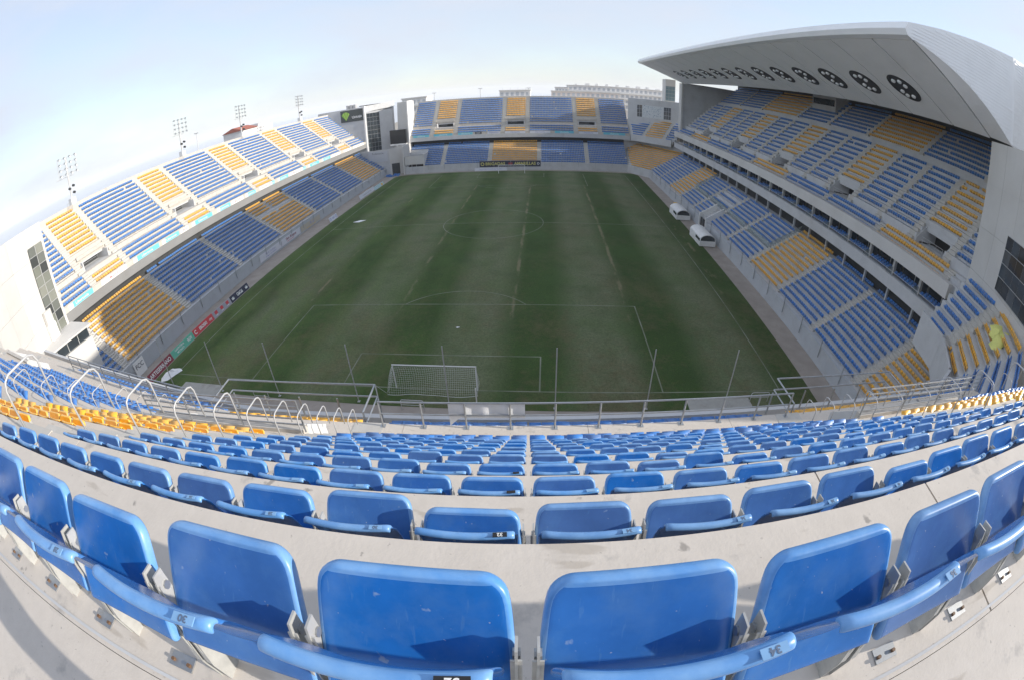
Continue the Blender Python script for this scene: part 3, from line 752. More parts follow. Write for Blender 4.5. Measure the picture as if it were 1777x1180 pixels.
# far right corner building with window and mural
cb = thing('corner_building', 'grey corner block with a patterned mural and dark windows beside the main stand', 'building', 'corner towers')
MB().hexa([(36.0, 118.5, 9), (50.6, 108.5, 9), (54, 112, 9), (40, 124, 9)], [(36.0, 118.5, 22.9), (50.6, 108.5, 22.9), (54, 112, 22.9), (40, 124, 22.9)]).build('block_wall', M['concd'], cb)
A, B = (36.0, 118.5), (50.6, 108.5)
import itertools
wall_slab(A, B, 3.2, 14.6, 16.9, 20.9, .02, .05, 'mural_board', flat('mural_white', (.62, .65, .66)), cb)
mb = MB()
for i in range(120):
    s = rng.uniform(5.2, 11.2); z = rng.uniform(17.0, 20.7); w = rng.uniform(.12, .4); h = rng.uniform(.08, .28)
    p, q = on_wall(A, B, s, .055), on_wall(A, B, s + w, .055); r_ = on_wall(A, B, s + w * .5, .055)
    mb.add([(p.x, p.y, z), (q.x, q.y, z + h * .4), (r_.x, r_.y, z + h)], [(0, 1, 2)])
tag(mb.build('mural_pattern', flat('mural_blue', (.08, .17, .27)), cb), kind='stuff')
for s in (3.25, 4.15): 
    for j in range(3): wall_slab(A, B, s, s + .82, 16.95 + j * 1.32, 16.95 + j * 1.32 + 1.26, .052, .07, 'window_pane', M['glass'], cb)
for s in (12.3, 13.1, 13.9):
    for j in range(3): wall_slab(A, B, s, s + .74, 16.95 + j * 1.32, 16.95 + j * 1.32 + 1.26, .052, .07, 'window_pane', M['glass'], cb)
MB().box(46.6, 49.8, 112, 116, 22.9, 30.2, ident).build('stair_tower', M['panel'], cb)
for i in range(3):
    for j in range(4): MB().box(46.75 + i * 1.0, 46.75 + i * 1.0 + .94, 111.95, 111.99, 23.2 + j * 1.2, 23.2 + j * 1.2 + 1.12, ident).build('window_pane', mat('sky_glass', (.20, .28, .31), .08, spec=.8), cb)

# end walls of the main stand
MB().box(50.0, 69, 104.0, 104.6, 8.0, 29.3, ident).build('end_wall', M['concd'], RIGHT)
MB().box(49.4, 49.99, 103.6, 106.2, 8.0, 29.2, ident).build('end_pylon', M['panel'], RIGHT)

# ------------------------------------------------------------------ main stand roof
rf = thing('stand_roof', 'white cantilever roof with grey soffit panels over the main stand', 'roof')
y0r, y1r = -4.05, 105.0
def ring(y, sk):
    # (x, z) outline; the near end is cut at an angle
    return [(36.4, 35.15), (36.9, 33.95), (37.3, 33.9)]
# lip
def lipP(p, q, r): return (p, r, q)
MB().prism([(36.35, 34.55), (36.6, 34.05), (37.25, 33.86), (38.2, 34.1), (37.6, 35.4), (36.75, 35.2)], y0r - .25, y1r, lipP).build('roof_lip', M['roofw'], rf)
# soffit panels
seam = [-4.05] + [1.6 + 7.05 * k for k in range(15)]
seam = [s for s in seam if s < 104] + [104.9]
sx0, sz0, sx1, sz1 = 37.45, 33.84, 50.2, 29.12
for a, b in zip(seam[:-1], seam[1:]):
    g = .11
    MB().hexa([(sx0, a + g, sz0), (sx1, a + g, sz1), (sx1, b - g, sz1), (sx0, b - g, sz0)],
              [(sx0, a + g, sz0 + .3), (sx1, a + g, sz1 + .3), (sx1, b - g, sz1 + .3), (sx0, b - g, sz0 + .3)]).build('soffit_panel', M['soff'], rf)
MB().hexa([(sx0, y0r, sz0 + .12), (sx1, y0r, sz1 + .12), (sx1, y1r, sz1 + .12), (sx0, y1r, sz0 + .12)], [(sx0, y0r, sz0 + .5), (sx1, y0r, sz1 + .5), (sx1, y1r, sz1 + .5), (sx0, y1r, sz0 + .5)]).build('soffit_backing', M['black'], rf)
# skewed end strip of the soffit
def arch(x): return 33.9 - (x - 37.3) * .372 + .75 * math.sin(max(0, min(1, (x - 37.0) / 13.0)) * math.pi)
for k in range(6):
    xa, xb = 37.0 + 13.0 * k / 6, 37.0 + 13.0 * (k + 1) / 6
    ya, yb = -4.2 - (xa - 37) * .225, -4.2 - (xb - 37) * .225
    ia, ib = sz0 - (xa - sx0) * (sz0 - sz1) / (sx1 - sx0), sz0 - (xb - sx0) * (sz0 - sz1) / (sx1 - sx0)
    MB().hexa([(xa, ya, arch(xa)), (xb, yb, arch(xb)), (xb, -4.17, ib + .02), (xa, -4.17, ia + .02)], [(xa, ya, arch(xa) + .3), (xb, yb, arch(xb) + .3), (xb, -4.17, ib + .4), (xa, -4.17, ia + .4)]).build('soffit_edge', M['soff'], rf)
# rear ceiling
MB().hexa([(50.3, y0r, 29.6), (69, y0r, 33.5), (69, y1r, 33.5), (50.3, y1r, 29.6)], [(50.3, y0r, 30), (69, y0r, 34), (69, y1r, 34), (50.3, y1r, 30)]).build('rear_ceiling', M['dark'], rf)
# ribbed top skin: long strips running the length of the roof
prof = [(36.75, 35.25), (40.5, 36.1), (45.2, 36.95), (50.0, 37.65), (55.0, 38.2), (62.0, 38.3), (69.5, 37.2)]
for (xa, za), (xb, zb) in zip(prof[:-1], prof[1:]):
    ya = -4.2 - max(0, (xa - 37) * .225) if xa < 50 else -7.15; yb = -4.2 - max(0, (xb - 37) * .225) if xb < 50 else -7.15
    MB().hexa([(xa, ya, za - .25), (xb, yb, zb - .25), (xb, y1r, zb - .25), (xa, y1r, za - .25)], [(xa, ya, za), (xb, yb, zb), (xb, y1r, zb), (xa, y1r, za)]).build('roof_sheet', M['roofw'], rf)
# end face with horizontal ribs
def endz(x, top):
    P = prof if top else [(36.6, 34.05)] + [(37.0 + 1.3 * q, arch(37.0 + 1.3 * q)) for q in range(11)] + [(51.0, 29.15), (69.5, 29.15)]
    for (a, za), (b, zb) in zip(P[:-1], P[1:]):
        if a <= x <= b: return za + (zb - za) * (x - a) / (b - a)
    return P[-1][1]
def endy(x): return -4.22 - max(0, (x - 37) * .225) if x < 50 else -7.2
vs = []; fs = []; xs_ = [36.75 + .25 * k for k in range(0, 132)]
ribs = MB()
zlev = np.arange(29.3, 38.4, .30)
for z in zlev:
    inside = [x for x in xs_ if endz(x, False) <= z - .02 and endz(x, True) >= z + .28]
    if len(inside) < 2: continue
    x0_, x1_ = inside[0], inside[-1]
    n = max(1, int((x1_ - x0_) / 2))
    for i in range(n):
        a = x0_ + (x1_ - x0_) * i / n; b = x0_ + (x1_ - x0_) * (i + 1) / n
        ribs.hexa([(a, endy(a) - .04, z), (b, endy(b) - .04, z), (b, endy(b) + .1, z), (a, endy(a) + .1, z)],
                  [(a, endy(a) - .0, z + .27), (b, endy(b) - .0, z + .27), (b, endy(b) + .1, z + .27), (a, endy(a) + .1, z + .27)])
tag(ribs.build('end_cladding', M['roofw'], rf), kind='stuff')
mb = MB()
for a, b in zip(xs_[:-1], xs_[1:]):
    mb.add([(a, endy(a), endz(a, False)), (b, endy(b), endz(b, False)), (b, endy(b), endz(b, True)), (a, endy(a), endz(a, True))], [(0, 1, 2, 3)])
    mb.add([(a, endy(a) + .3, endz(a, False)), (b, endy(b) + .3, endz(b, False)), (b, endy(b) + .3, endz(b, True)), (a, endy(a) + .3, endz(a, True))], [(3, 2, 1, 0)])
mb.build('end_sheet', M['roofw'], rf)
MB().box(53.2, 53.3, -7.6, -7.25, 29.4, 38.0, ident).build('end_fin', M['roofw'], rf)
# round lamp clusters set in the soffit
sl_ = math.atan2(sz0 - sz1, sx1 - sx0)
ex = Vector((math.cos(sl_), 0, -math.sin(sl_))); nrm = Vector((-math.sin(sl_), 0, -math.cos(sl_)))
ords = ['first', 'second', 'third', 'fourth', 'fifth', 'sixth', 'seventh', 'eighth', 'ninth', 'tenth', 'eleventh', 'twelfth', 'thirteenth', 'fourteenth', 'fifteenth', 'sixteenth', 'seventeenth', 'eighteenth', 'nineteenth', 'twentieth']
def disc_mesh():
    mb = MB(); n = 40
    vs = []
    for r, h in ((2.25, .0), (2.25, .06), (2.05, .06), (2.0, .01)):
        for k in range(n): t = 2 * math.pi * k / n; vs.append((r * math.cos(t), .86 * r * math.sin(t), h))
    fs = [(q * n + k, q * n + (k + 1) % n, (q + 1) * n + (k + 1) % n, (q + 1) * n + k) for q in range(3) for k in range(n)]
    fs.append(tuple(3 * n + k for k in range(n)))
    return mb.add(vs, fs).mesh('lamp_recess', M['black'])
def lampm():
    mb = MB(); n = 14; vs = []; fs = []
    for r, h in ((.27, 0), (.27, .16), (.21, .2), (.10, .12)):
        for k in range(n): t = 2 * math.pi * k / n; vs.append((r * math.cos(t), r * math.sin(t), h))
    fs = [(q * n + k, q * n + (k + 1) % n, (q + 1) * n + (k + 1) % n, (q + 1) * n + k) for q in range(3) for k in range(n)] + [tuple(3 * n + k for k in range(n))]
    return mb.add(vs, fs).mesh('lamp', M['lamp'], True)
dm, lm = disc_mesh(), lampm()
ly = [4.9 + 7.05 * k for k in range(13)]
for k, y in enumerate(ly):
    cxr = 44.95; czr = sz0 - (cxr - sx0) * (sz0 - sz1) / (sx1 - sx0)
    t = thing('soffit_light', 'round black lamp cluster in the roof soffit, %s from the near end' % ords[k], 'light', 'lamp clusters in the roof soffit')
    t.matrix_world = frame_matrix((cxr + nrm.x * .012, y, czr + nrm.z * .012), ex, Vector((0, -1, 0)))
    link('lamp_recess', dm, t)
    for px_, py_ in ((-1.25, .45), (-1.25, -.55), (-.55, .75), (1.25, .45), (1.25, -.55), (.55, -.75)):
        l = link('lamp', lm, t); l.location = (px_, py_, .02)

# ------------------------------------------------------------------ right-hand corners (angled seat blocks)
def facet(A, B, z0, n, tread, riser, colour, st, m, grow=0.0, seats=True, skip=(), gl=None, gr=None):
    """rows parallel to A->B, rising to the outside (right-hand normal when walking A->B)"""
    A = Vector(A); B = Vector(B); d = (B - A).normalized(); nv = Vector((d.y, -d.x)); L = (B - A).length
    T = lambda u, v, z: (A.x + d.x * u + nv.x * v, A.y + d.y * u + nv.y * v, z)
    gl = grow * .5 if gl is None else gl; gr = grow * .5 if gr is None else gr
    rows = row_list(0, z0, n, tread, riser)
    for i, (v0, v1, z, zp) in enumerate(rows):
        MB().box(-gl * i - .35, L + gr * i + .35, v0, v1, zp - .12, z + (.0005 * (hash(colour) % 3)), T).build('terrace_step', m, st)
        if seats and i not in skip: seat_row(T, -gl * i * .9 + .1, L + gr * i * .93 - .1, v1 - .17, z, colour)
    return T, rows, L
cs = thing('corner_seating', 'angled blue and yellow corner seating block right of the nearest stand', 'stand', 'corner seating blocks')
T1, r1, L1 = facet((42.5, -8.7), (43.5, -5.2), 10.9, 7, .72, .71, 'b', cs, M['concd'], .30)
T2, r2, L2 = facet((38.7, -13.7), (41.9, -9.8), 10.9, 7, .72, .71, 'y', cs, M['concd'], .45)
MB().box(-.9, L1 + .2, -.3, -.05, 8.5, 11.7, T1).build('parapet', M['concd'], cs)
MB().box(-.3, L2 + .5, -.3, -.05, 8.5, 11.7, T2).build('parapet', M['concd'], cs)
A_ = Vector((41.95, -9.75)); B_ = Vector((42.45, -8.75)); d_ = (B_ - A_).normalized()
TS = lambda u, v, z: (A_.x + d_.x * u + d_.y * v, A_.y + d_.y * u - d_.x * v, z)
mb = MB()
for i in range(14): mb.box(-.15 - i * .02, 1.25 + i * .02, i * .36, (i + 1) * .36 + .02, 10.3, 10.92 + i * .355, TS)
mb.build('aisle_stair', M['stair'], cs)
T3, r3, L3 = facet((32.5, -17.2), (38.4, -14.0), 10.9, 7, .72, .71, 'b', cs, M['concd'], .35)
MB().box(-.3, L3 + .3, -.3, -.05, 8.5, 11.7, T3).build('parapet', M['concd'], cs)
# lower corner block, near right
cs2 = thing('corner_seating', 'small yellow corner seating block below the near right tower', 'stand', 'corner seating blocks')
facet((34.0, -13.8), (38.6, -8.3), LZ, 10, LT, LR, 'y', cs2, M['concd'], .5)
MB().box(0, 7.2, -.25, -.02, 0, 2.2, lambda u, v, z: (34.0 + .642 * u + .767 * v, -13.8 + .767 * u - .642 * v, z)).build('front_wall', M['wallL'], cs2)
# far right corner blocks
cs3 = thing('corner_seating', 'yellow corner seating block between the far stand and the main stand', 'stand', 'corner seating blocks')
Tq, rq, Lq = facet((39.55, 98.6), (34.4, 105.75), LZ, 12, LT, LR, 'y', cs3, M['concd'], .62, gl=.50, gr=1.0)
MB().box(-.3, Lq + .3, -.25, -.02, 0, 2.2, Tq).build('front_wall', M['concd'], cs3)
Tu, ru, Lu = facet((46.6, 102.5), (36.4, 113.3), 10.85, 8, UT, UR, 'y', cs3, M['concd'], .66, seats=False, gl=.3, gr=.82)
for i, (v0, v1, z, _) in enumerate(ru):
    seat_row(Tu, .3 - .3 * i, 2.6, v1 - .17, z, 'b'); seat_row(Tu, 3.8, 10.0, v1 - .17, z, 'y'); seat_row(Tu, 11.1, Lu - .1 + .78 * i, v1 - .17, z, 'b')
aisle(Tu, ru, 3.2, .95, cs3, M['stair']); aisle(Tu, ru, 10.6, .95, cs3, M['stair'])
MB().box(0, Lu, -.35, -.12, 9.2, 11.3, Tu).build('parapet', M['concd'], cs3)
MB().box(-5, Lq + 6, 10.0, 10.3, 0, 11, Tq).build('back_wall', M['concd'], cs3)
MB().box(34.4, 46, 9.9, 10.15, 0, 11.0, FF).build('back_wall', M['concd'], cs3)
MB().box(34.2, 46, 8.2, 9.9, 8.9, 9.15, FF).build('underside_slab', M['concd'], cs3)
# tunnel beside the far stand
MB().box(-32.9, -27.1, .02, .25, 2.9, 5.6, FF).build('tunnel_lintel', M['panel'], FAR)
MB().box(-27.1, -26.8, -.05, 6.0, 0, 6.0, FF).build('tunnel_wall', M['panel'], FAR)
MB().box(-32.9, -27.1, 4.5, 4.7, 0, 4.5, FF).build('tunnel_end', M['black'], FAR)
for u in (-31.0, -29.4): MB().tube([FF(u, .3, 0), FF(u, .3, 2.9)], .06, 6).build('tunnel_gate_post', M['steelp'], FAR)

# ------------------------------------------------------------------ near stand (under the camera)
NS = thing('seating_stand', 'sunlit upper stand of blue and yellow seats in the foreground', 'stand', 'the four stands')
NT, NR = .8256, .729
Z0 = CZ - 1.38
NU0, NU1 = -42.4, 24.0
nrows = []                                                    # front to back: front rows, walkway, 12 rows, top walkway
zrow = lambda k: Z0 - NR * (k - 1)                              # k = 1 is the top row
ynos = lambda k: .917 + NT * (k - 1)
wzN = zrow(13) - .03; wy0, wy1 = ynos(12), ynos(12) + 1.42
frontN = []
for j in range(3):
    frontN.append((-(wy1 + (3 - j) * NT), -(wy1 + (2 - j) * NT), wzN - (3 - j) * NR, wzN - (4 - j) * NR))
walkN = [(-wy1, -wy0, wzN, wzN - NR)]
upN = []
for k in range(12, 0, -1):
    upN.append((-ynos(k), -(ynos(k) - NT), zrow(k), zrow(k + 1) if k < 12 else wzN))
aN = [-9.15 + q for q in (-26.25, -18.75, -3.75, 3.75, 18.75, 26.25)]
cN = ['b', 'y', 'b', 'y', 'b', 'y', 'b']
blN = blocks(aN, NU0, NU1, 1.15)
vomN = [(a + .35, b - .35) for (a, b), c in zip(blN, cN) if c == 'y']
jt = [(u - .007, u + .007) for u in (-33.1, -24.0, -18.0, -12.2, -4.15, 1.95, 7.05, 13.0, 19.0)]
steps(FN, frontN, NU0, NU1, {i: jt for i in range(3)}, M['concn'], NS); steps(FN, walkN, NU0, NU1, {0: jt}, M['concn'], NS)
hl = {i: jt for i in range(2, 12)}
for i in (0, 1): hl[i] = sorted(vomN + [j for j in jt if not any(a <= j[0] <= b for a, b in vomN)])
steps(FN, upN, NU0, NU1, hl, M['concn'], NS)
pv = frontN[0][0]
for a_, b_ in ((NU0, -12.2), (-12.2, NU1)):
    MB().box(a_, b_, upN[-1][1] + .003, 2.2, Z0 - .3, Z0 - .0015, FN).build('top_walkway', M['concn'], NS)
    MB().box(a_, b_, 2.2, 2.5, Z0 - .5, Z0 + .55, FN).build('rear_parapet', M['conc'], NS)
    MB().box(a_, b_, upN[-1][1] - .035, upN[-1][1] - .02, Z0 + .0005, Z0 + .0035, FN).build('floor_joint', M['concd'], NS)
    MB().box(a_, b_, pv - .25, pv - .003, frontN[0][2] - 2.2, frontN[0][2] + .30, FN).build('parapet', M['concd'], NS)
    MB().box(a_, b_, pv - .24, 2.5, frontN[0][2] - 3.2, frontN[0][2] - 2.25, FN).build('underside_slab', M['concd'], NS)
    MB().box(a_, b_, -1.0, 2.4, 0, 9.0, FN).build('rear_wall', M['concd'], NS)
allN = frontN + walkN + upN
for a in aN: aisle(FN, allN, a, 1.1, NS, M['stair'])
NP = .475
cols = [(-1) ** 0 * (NP / 2 + NP * i) for i in range(60)]
def near_rows(a, b, c, rows, kf):
    for i, (v0, v1, z, _) in enumerate(rows):
        k = kf(i)
        for sgn in (-1, 1):
            for n, x in enumerate(cols):
                u = sgn * x
                if a + .2 <= u <= b - .2:
                    p = FN(u, v1 - .177, z)
                    SEATS.append((p[0], p[1], p[2], e2[0], e2[1], c, (k, sgn * (n + 1))))
for (a, b), c in zip(blN, cN):
    near_rows(a, b, c, upN[3:] if c == 'y' else upN, (lambda i: 9 - i) if c == 'y' else (lambda i: 12 - i))
    near_rows(a, b, c, frontN[1:] if c == 'y' else frontN, (lambda i: 15 - i) if c == 'y' else (lambda i: 16 - i))
    if c == 'y':
        vo0, vo1 = a + .35, b - .35; zl = upN[2][2]; vf = upN[2][0]; wv = walkN[0][1]
        MB().box(vo0 - .35, vo1 + .35, vf - .25, vf - .003, zl - .6, zl + .12, FN).build('vomitory_lintel', M['conc'], NS)
        MB().box(vo0, vo1, vf, vf + 2.6, zl - 1.3, zl - 1.0, FN).build('vomitory_ceiling', M['concd'], NS)
        for uu in (vo0, vo1):
            MB().prism([(wv + .003, wzN + .1), (vf + 2.6, wzN + .1), (vf + 2.6, zl - 1.0), (vf, zl - .7), (vf - .2, upN[1][2] + .9), (wv + .003, wzN + 1.15)], uu - .12, uu + .12,
                       lambda p, q, r: FN(r, p, q)).build('vomitory_wing', M['concd'], NS)
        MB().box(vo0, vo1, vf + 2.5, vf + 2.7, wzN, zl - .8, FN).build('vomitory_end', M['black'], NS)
        MB().box(vo0, vo1, wv - .001, vf + 2.5, wzN - .1, wzN + .004, FN).build('vomitory_floor', M['concd'], NS)

def rail(name, label, pts, posts, r, bars, m, T, cat='railing', group=None, foot=True):
    t = thing(name, label, cat, group)
    for h in bars: MB().tube([T(u, v, z + h) for u, v, z in pts], r, 7).build('rail_bar', m, t)
    top = max(bars)
    for u, v, z in posts:
        MB().tube([T(u, v, z), T(u, v, z + top)], r * 1.05, 7).build('rail_post', m, t)
        if foot: MB().box(u - .09, u + .09, v - .09, v + .09, z, z + .015, T).build('foot_plate', m, t)
    return t
cbk = blN[4]                                                    # central blue block
cu0, cu1 = cbk[0] - .1, cbk[1] + .5
rv = -(wy1 - .12)
rail('walkway_railing', 'long grey two-bar railing along the walkway below the nearest blue seats', [(cu0, rv, wzN), (cu1, rv, wzN)],
     [(u, rv, wzN) for u in np.linspace(cu0, cu1, 11)], .032, (.55, 1.05), M['steel'], FN, group='railings of the nearest stand')
# white canvas tied to the railing
mb = MB(); ns = 26
cl = []
for i in range(ns + 1):
    u = -2.55 + 2.45 * i / ns
    sag = .03 * math.sin(i * .9); low = .42 + .12 * max(0, 1 - i / 7) - .0 * i
    cl.append((u, sag, low))
vs = []
for u, s_, low in cl:
    for j in range(5):
        f = j / 4; vs.append(FN(u, rv - .05 - s_ * math.sin(f * 3), wzN + 1.02 - f * (1.02 - .40 + (.35 if u < -2.2 else 0) * (1 - (u + 2.55) / .35))))
fs = [(i * 5 + j, (i + 1) * 5 + j, (i + 1) * 5 + j + 1, i * 5 + j + 1) for i in range(ns) for j in range(4)]
o = mb.add(vs, fs).build('canvas_banner', M['wtarp'], None, True)
tag(o, 'blank white canvas tied to the walkway railing below the seats', 'banner')
for idx, side in ((3, 'left'), (5, 'right')):
    a, b = blN[idx]
    zl = upN[2][2]; vf = upN[2][0]
    rail('vomitory_guard', 'five-bar grey guard rail above the stair opening on the %s, below the yellow seats' % side,
         [(a - .1, vf + .02, zl + .1), (b + .1, vf + .02, zl + .1)], [(u, vf + .02, zl + .1) for u in np.linspace(a - .1, b + .1, 4)], .026, (.25, .45, .65, .85, 1.05), M['steel'], FN,
         group='railings of the nearest stand', foot=False)
    fv = -(wy1 + 1.75)
    zf_ = wzN - NR * 2
    t = rail('front_guard', 'raised two-bar grey guard frame in front of the %s stair opening' % side,
         [(a - .3, fv, zf_ + .7), (b + .4, fv, zf_ + .7)], [(u, fv, zf_) for u in np.linspace(a - .3, b + .4, 5)], .036, (.55, 1.1), M['steel'], FN, group='railings of the nearest stand', foot=False)
    for u in (a - .3, b + .4):
        MB().tube([FN(u, fv, zf_ + 1.8), FN(u, fv + 1.6, zf_ + 1.8), FN(u, fv + 1.6, zf_ + .6)], .036, 7).build('return_bar', M['steel'], t)
        MB().tube([FN(u, fv, zf_ + 1.25), FN(u, fv + 1.6, zf_ + 1.25)], .03, 7).build('return_bar', M['steel'], t)
# railings of the blocks further left and right
for idx, lb in ((2, 'grey walkway railing of the blue block at the far left'), (6, 'grey walkway railing of the blue block at the far right')):
    a, b = blN[idx]
    rail('walkway_railing', lb, [(a, rv, wzN), (b, rv, wzN)], [(u, rv, wzN) for u in np.linspace(a, b, max(3, int((b - a) / 1.5)))], .03, (.3, .55, .8, 1.05), M['steel'], FN, group='railings of the nearest stand')
# hoop handrails down the aisles
def hoop_mesh(dv, dz):
    """inverted U whose second foot stands dv further down the slope and dz lower"""
    pts = [(0, 0, 0), (0, 0, .55), (0, .04, .64), (0, .12, .68)]
    pts += [(0, dv - .12, .68), (0, dv - .04, .64), (0, dv, .55), (0, dv, 0)]
    return MB().tube(pts, .016, 8).mesh('hoop_tube', M['steelp'], True)
hm = hoop_mesh(.62, .0)
side_words = {3: ('the aisle left of the camera', 2), 4: ('the aisle right of the camera', 4), 2: ('the far side of the left yellow block', 2), 5: ('the far side of the right yellow block', 5)}
def hoops(ai, phrase):
    u = aN[ai]
    for k in range(1, 13):
        v0, v1, z, _ = upN[12 - k]
        p = FN(u, v1 - .70, z)
        t = thing('aisle_handrail', 'hoop handrail on %s, %s from top' % (phrase, ords[k - 1]), 'handrail', 'hoop handrails on the aisles')
        o = link('hoop_tube', hm, t)
        t.matrix_world = Matrix.Translation(p) @ Matrix.Rotation(NA + math.pi, 4, 'Z') @ Matrix.Translation((0, -.62, 0))
for ai, ph in ((3, 'aisle between near blue and left yellow seats'), (4, 'aisle between near blue and right yellow seats'),
               (2, 'aisle beyond the left yellow seats'), (5, 'aisle beyond the right yellow seats')): hoops(ai, ph)

# ------------------------------------------------------------------ seats
def project(p):
    d = Vector(p) - Vector((CX, CY, CZ)); x, y, z = d.dot(_R), d.dot(_U), d.dot(_F)
    th = math.atan2(math.hypot(x, y), z); ph = math.atan2(y, x); r = 2 * 16.378 * math.sin(th / 2)
    return (.5 + r * math.cos(ph) / 36, .5 - r * math.sin(ph) / (36 * 679 / 1024)), d.length
def shell(name, prof, rim, halfw, curve, mats, taper=0.0, thick=.014, ncol=12, side=.0):
    """curved plastic shell: prof = (y, z) from bottom to top, faces from index rim on take the faded rim material"""
    vs = []; fs = []; n = len(prof)
    for i, (y, z) in enumerate(prof):
        w = halfw * (1 - taper * (1 - min(1, i / rim)))
        for j in range(ncol + 1):
            s = -1 + 2 * j / ncol; s = math.copysign(abs(s) ** .8, s)
            e = max(0, (abs(s) - .80) / .20)
            vs.append((w * s, y + curve * s * s + side * e * e, z))
    for i in range(n - 1):
        for j in range(ncol):
            k = i * (ncol + 1) + j; fs.append((k, k + 1, k + ncol + 2, k + ncol + 1))
    me = MB().add(vs, fs).mesh(name, mats[0], True); me.materials.append(mats[1])
    me.polygons.foreach_set('material_index', [1 if f // ncol >= rim else 0 for f in range(len(fs))])
    o = bpy.data.objects.new(name, me); COL.objects.link(o)
    sm = o.modifiers.new('s', 'SOLIDIFY'); sm.thickness = thick; sm.offset = 0
    sb_ = o.modifiers.new('b', 'SUBSURF'); sb_.levels = 1; sb_.render_levels = 1
    dg = bpy.context.evaluated_depsgraph_get(); dg.update()
    res = bpy.data.meshes.new_from_object(o.evaluated_get(dg), depsgraph=dg); res.name = name
    bpy.data.objects.remove(o)
    return res
back_prof = [(-.005, .40), (-.018, .48), (-.040, .56), (-.062, .63), (-.084, .695), (-.089, .709), (-.095, .716), (-.103, .718), (-.111, .715), (-.115, .702)]
def tray(name, mats, W0, W1, L, o, up, rad=.05, depth=.036, dish=.010, nu=14, nv=12):
    """shallow dished tray with rounded top corners and turned edges: o = lower edge (y, z), up = direction in the y-z plane"""
    ul = math.hypot(*up); uy, uz = up[0] / ul, up[1] / ul; fy, fz = uz, -uy          # forward normal (away from the viewer)
    P = lambda x, q, d: (x, o[0] + uy * q + fy * d, o[1] + uz * q + fz * d)
    def half(q, W0=W0, W1=W1):
        w = W0 + (W1 - W0) * q / L; t = L - q
        if t < rad: w -= rad - math.sqrt(max(0, rad * rad - (rad - t) ** 2))
        return w
    qs = [L * (1 - (1 - i / nv) ** 1.0) for i in range(nv - 3)] + [L - rad * (1 - math.sin(a)) for a in (R_(0), R_(30), R_(55), R_(75), R_(90))]
    qs = sorted(set(round(q, 5) for q in qs if q <= L))
    vs = []; fs = []; mi = []; cols = nu + 1
    for q in qs:
        h = half(q)
        for j in range(cols):
            s_ = -1 + 2 * j / nu; x = h * math.copysign(abs(s_) ** .75, s_)
            e = max(abs(s_), max(0, 1 - (L - q) / .06) if q > L - .06 else 0)
            vs.append(P(x, q, dish * (1 - (x / W0) ** 2) * min(1, (L - q) / .08)))
    nr = len(qs)
    for i in range(nr - 1):
        for j in range(nu):
            k = i * cols + j; fs.append((k, k + 1, k + cols + 1, k + cols)); mi.append(1 if i >= nr - 3 else 0)
    loop = [i * cols for i in range(nr)] + [(nr - 1) * cols + j for j in range(1, nu)] + [i * cols + nu for i in range(nr - 1, -1, -1)]
    cx_, cq = 0.0, L * .45
    prev = loop
    for off, d in ((.006, .004), (.010, .014), (.008, depth)):
        cur = []
        for idx in loop:
            y, z = vs[idx][1], vs[idx][2]; q = (y - o[0]) * uy + (z - o[1]) * uz; x = vs[idx][0]
            dx, dq = x - cx_, q - cq; l = math.hypot(dx, dq); cur.append(len(vs)); vs.append(P(x + dx / l * off, q + dq / l * off, d))
        for a in range(len(loop) - 1):
            fs.append((prev[a], cur[a], cur[a + 1], prev[a + 1])); mi.append(1)
        prev = cur
    me = MB().add(vs, fs).mesh(name, mats[0], True); me.materials.append(mats[1]); me.polygons.foreach_set('material_index', mi)
    import bmesh
    bmx = bmesh.new(); bmx.from_mesh(me); bmesh.ops.remove_doubles(bmx, verts=bmx.verts, dist=.0004); bmesh.ops.recalc_face_normals(bmx, faces=bmx.faces); bmx.to_mesh(me); bmx.free()
    ob = bpy.data.objects.new(name, me); COL.objects.link(ob)
    sm = ob.modifiers.new('s', 'SOLIDIFY'); sm.thickness = .005; sm.offset = 0
    sb_ = ob.modifiers.new('b', 'SUBSURF'); sb_.levels = 1
    dg = bpy.context.evaluated_depsgraph_get(); dg.update()
    res = bpy.data.meshes.new_from_object(ob.evaluated_get(dg), depsgraph=dg); res.name = name
    bpy.data.objects.remove(ob)
    res.polygons.foreach_set('use_smooth', [True] * len(res.polygons))
    return res
def seat_set(c):
    a = (M['blue'], M['bluerim']) if c == 'b' else (M['yel'], M['yelrim'])
    return {'backrest': shell('backrest', back_prof, 5, .205, .018, a, .06, .012), 'seat_pan': tray('seat_pan', a, .215, .192, .365, (-.075, .285), (.205, .298))}
def round_ends(me, halfw, zlo, drop, pull):
    for v in me.vertices:
        e = max(0, (abs(v.co.x) / halfw - .80) / .20)
        if v.co.z > zlo: v.co.z -= drop * e * e; v.co.x -= math.copysign(pull * e * e, v.co.x)
SETS = {c: seat_set(c) for c in 'by'}
for c in 'by':
    round_ends(SETS[c]['backrest'], .205, .68, .012, .016)
bm_ = MB()
bracket = MB().prism([(-.05, .0), (.03, .0), (.03, .12), (.07, .40), (.085, .50), (.045, .505), (.0, .40), (-.05, .12)], -.003, .003, lambda p, q, r: (r, p, q))
bracket.hexa([(-.012, -.050, .14), (.012, -.050, .14), (.012, -.046, .14), (-.012, -.046, .14)], [(-.012, .035, .475), (.012, .035, .475), (.012, .039, .475), (-.012, .039, .475)])
bracket = bracket.mesh('hinge_bracket', mat('bracket_zinc', (.46, .46, .44), .45, .15, 20, metal=.25))
plate = MB().box(-.055, .055, -.045, .02, .0005, .007).mesh('mounting_plate', M['steel'])
bolt_me = MB().cyl((0, 0, .006), .009, .012, 6).mesh('bolt', M['bolt'])
pivot = MB().cyl((-.008, .062, .452), .014, .016, 8, 'x').mesh('pivot', M['steel'])
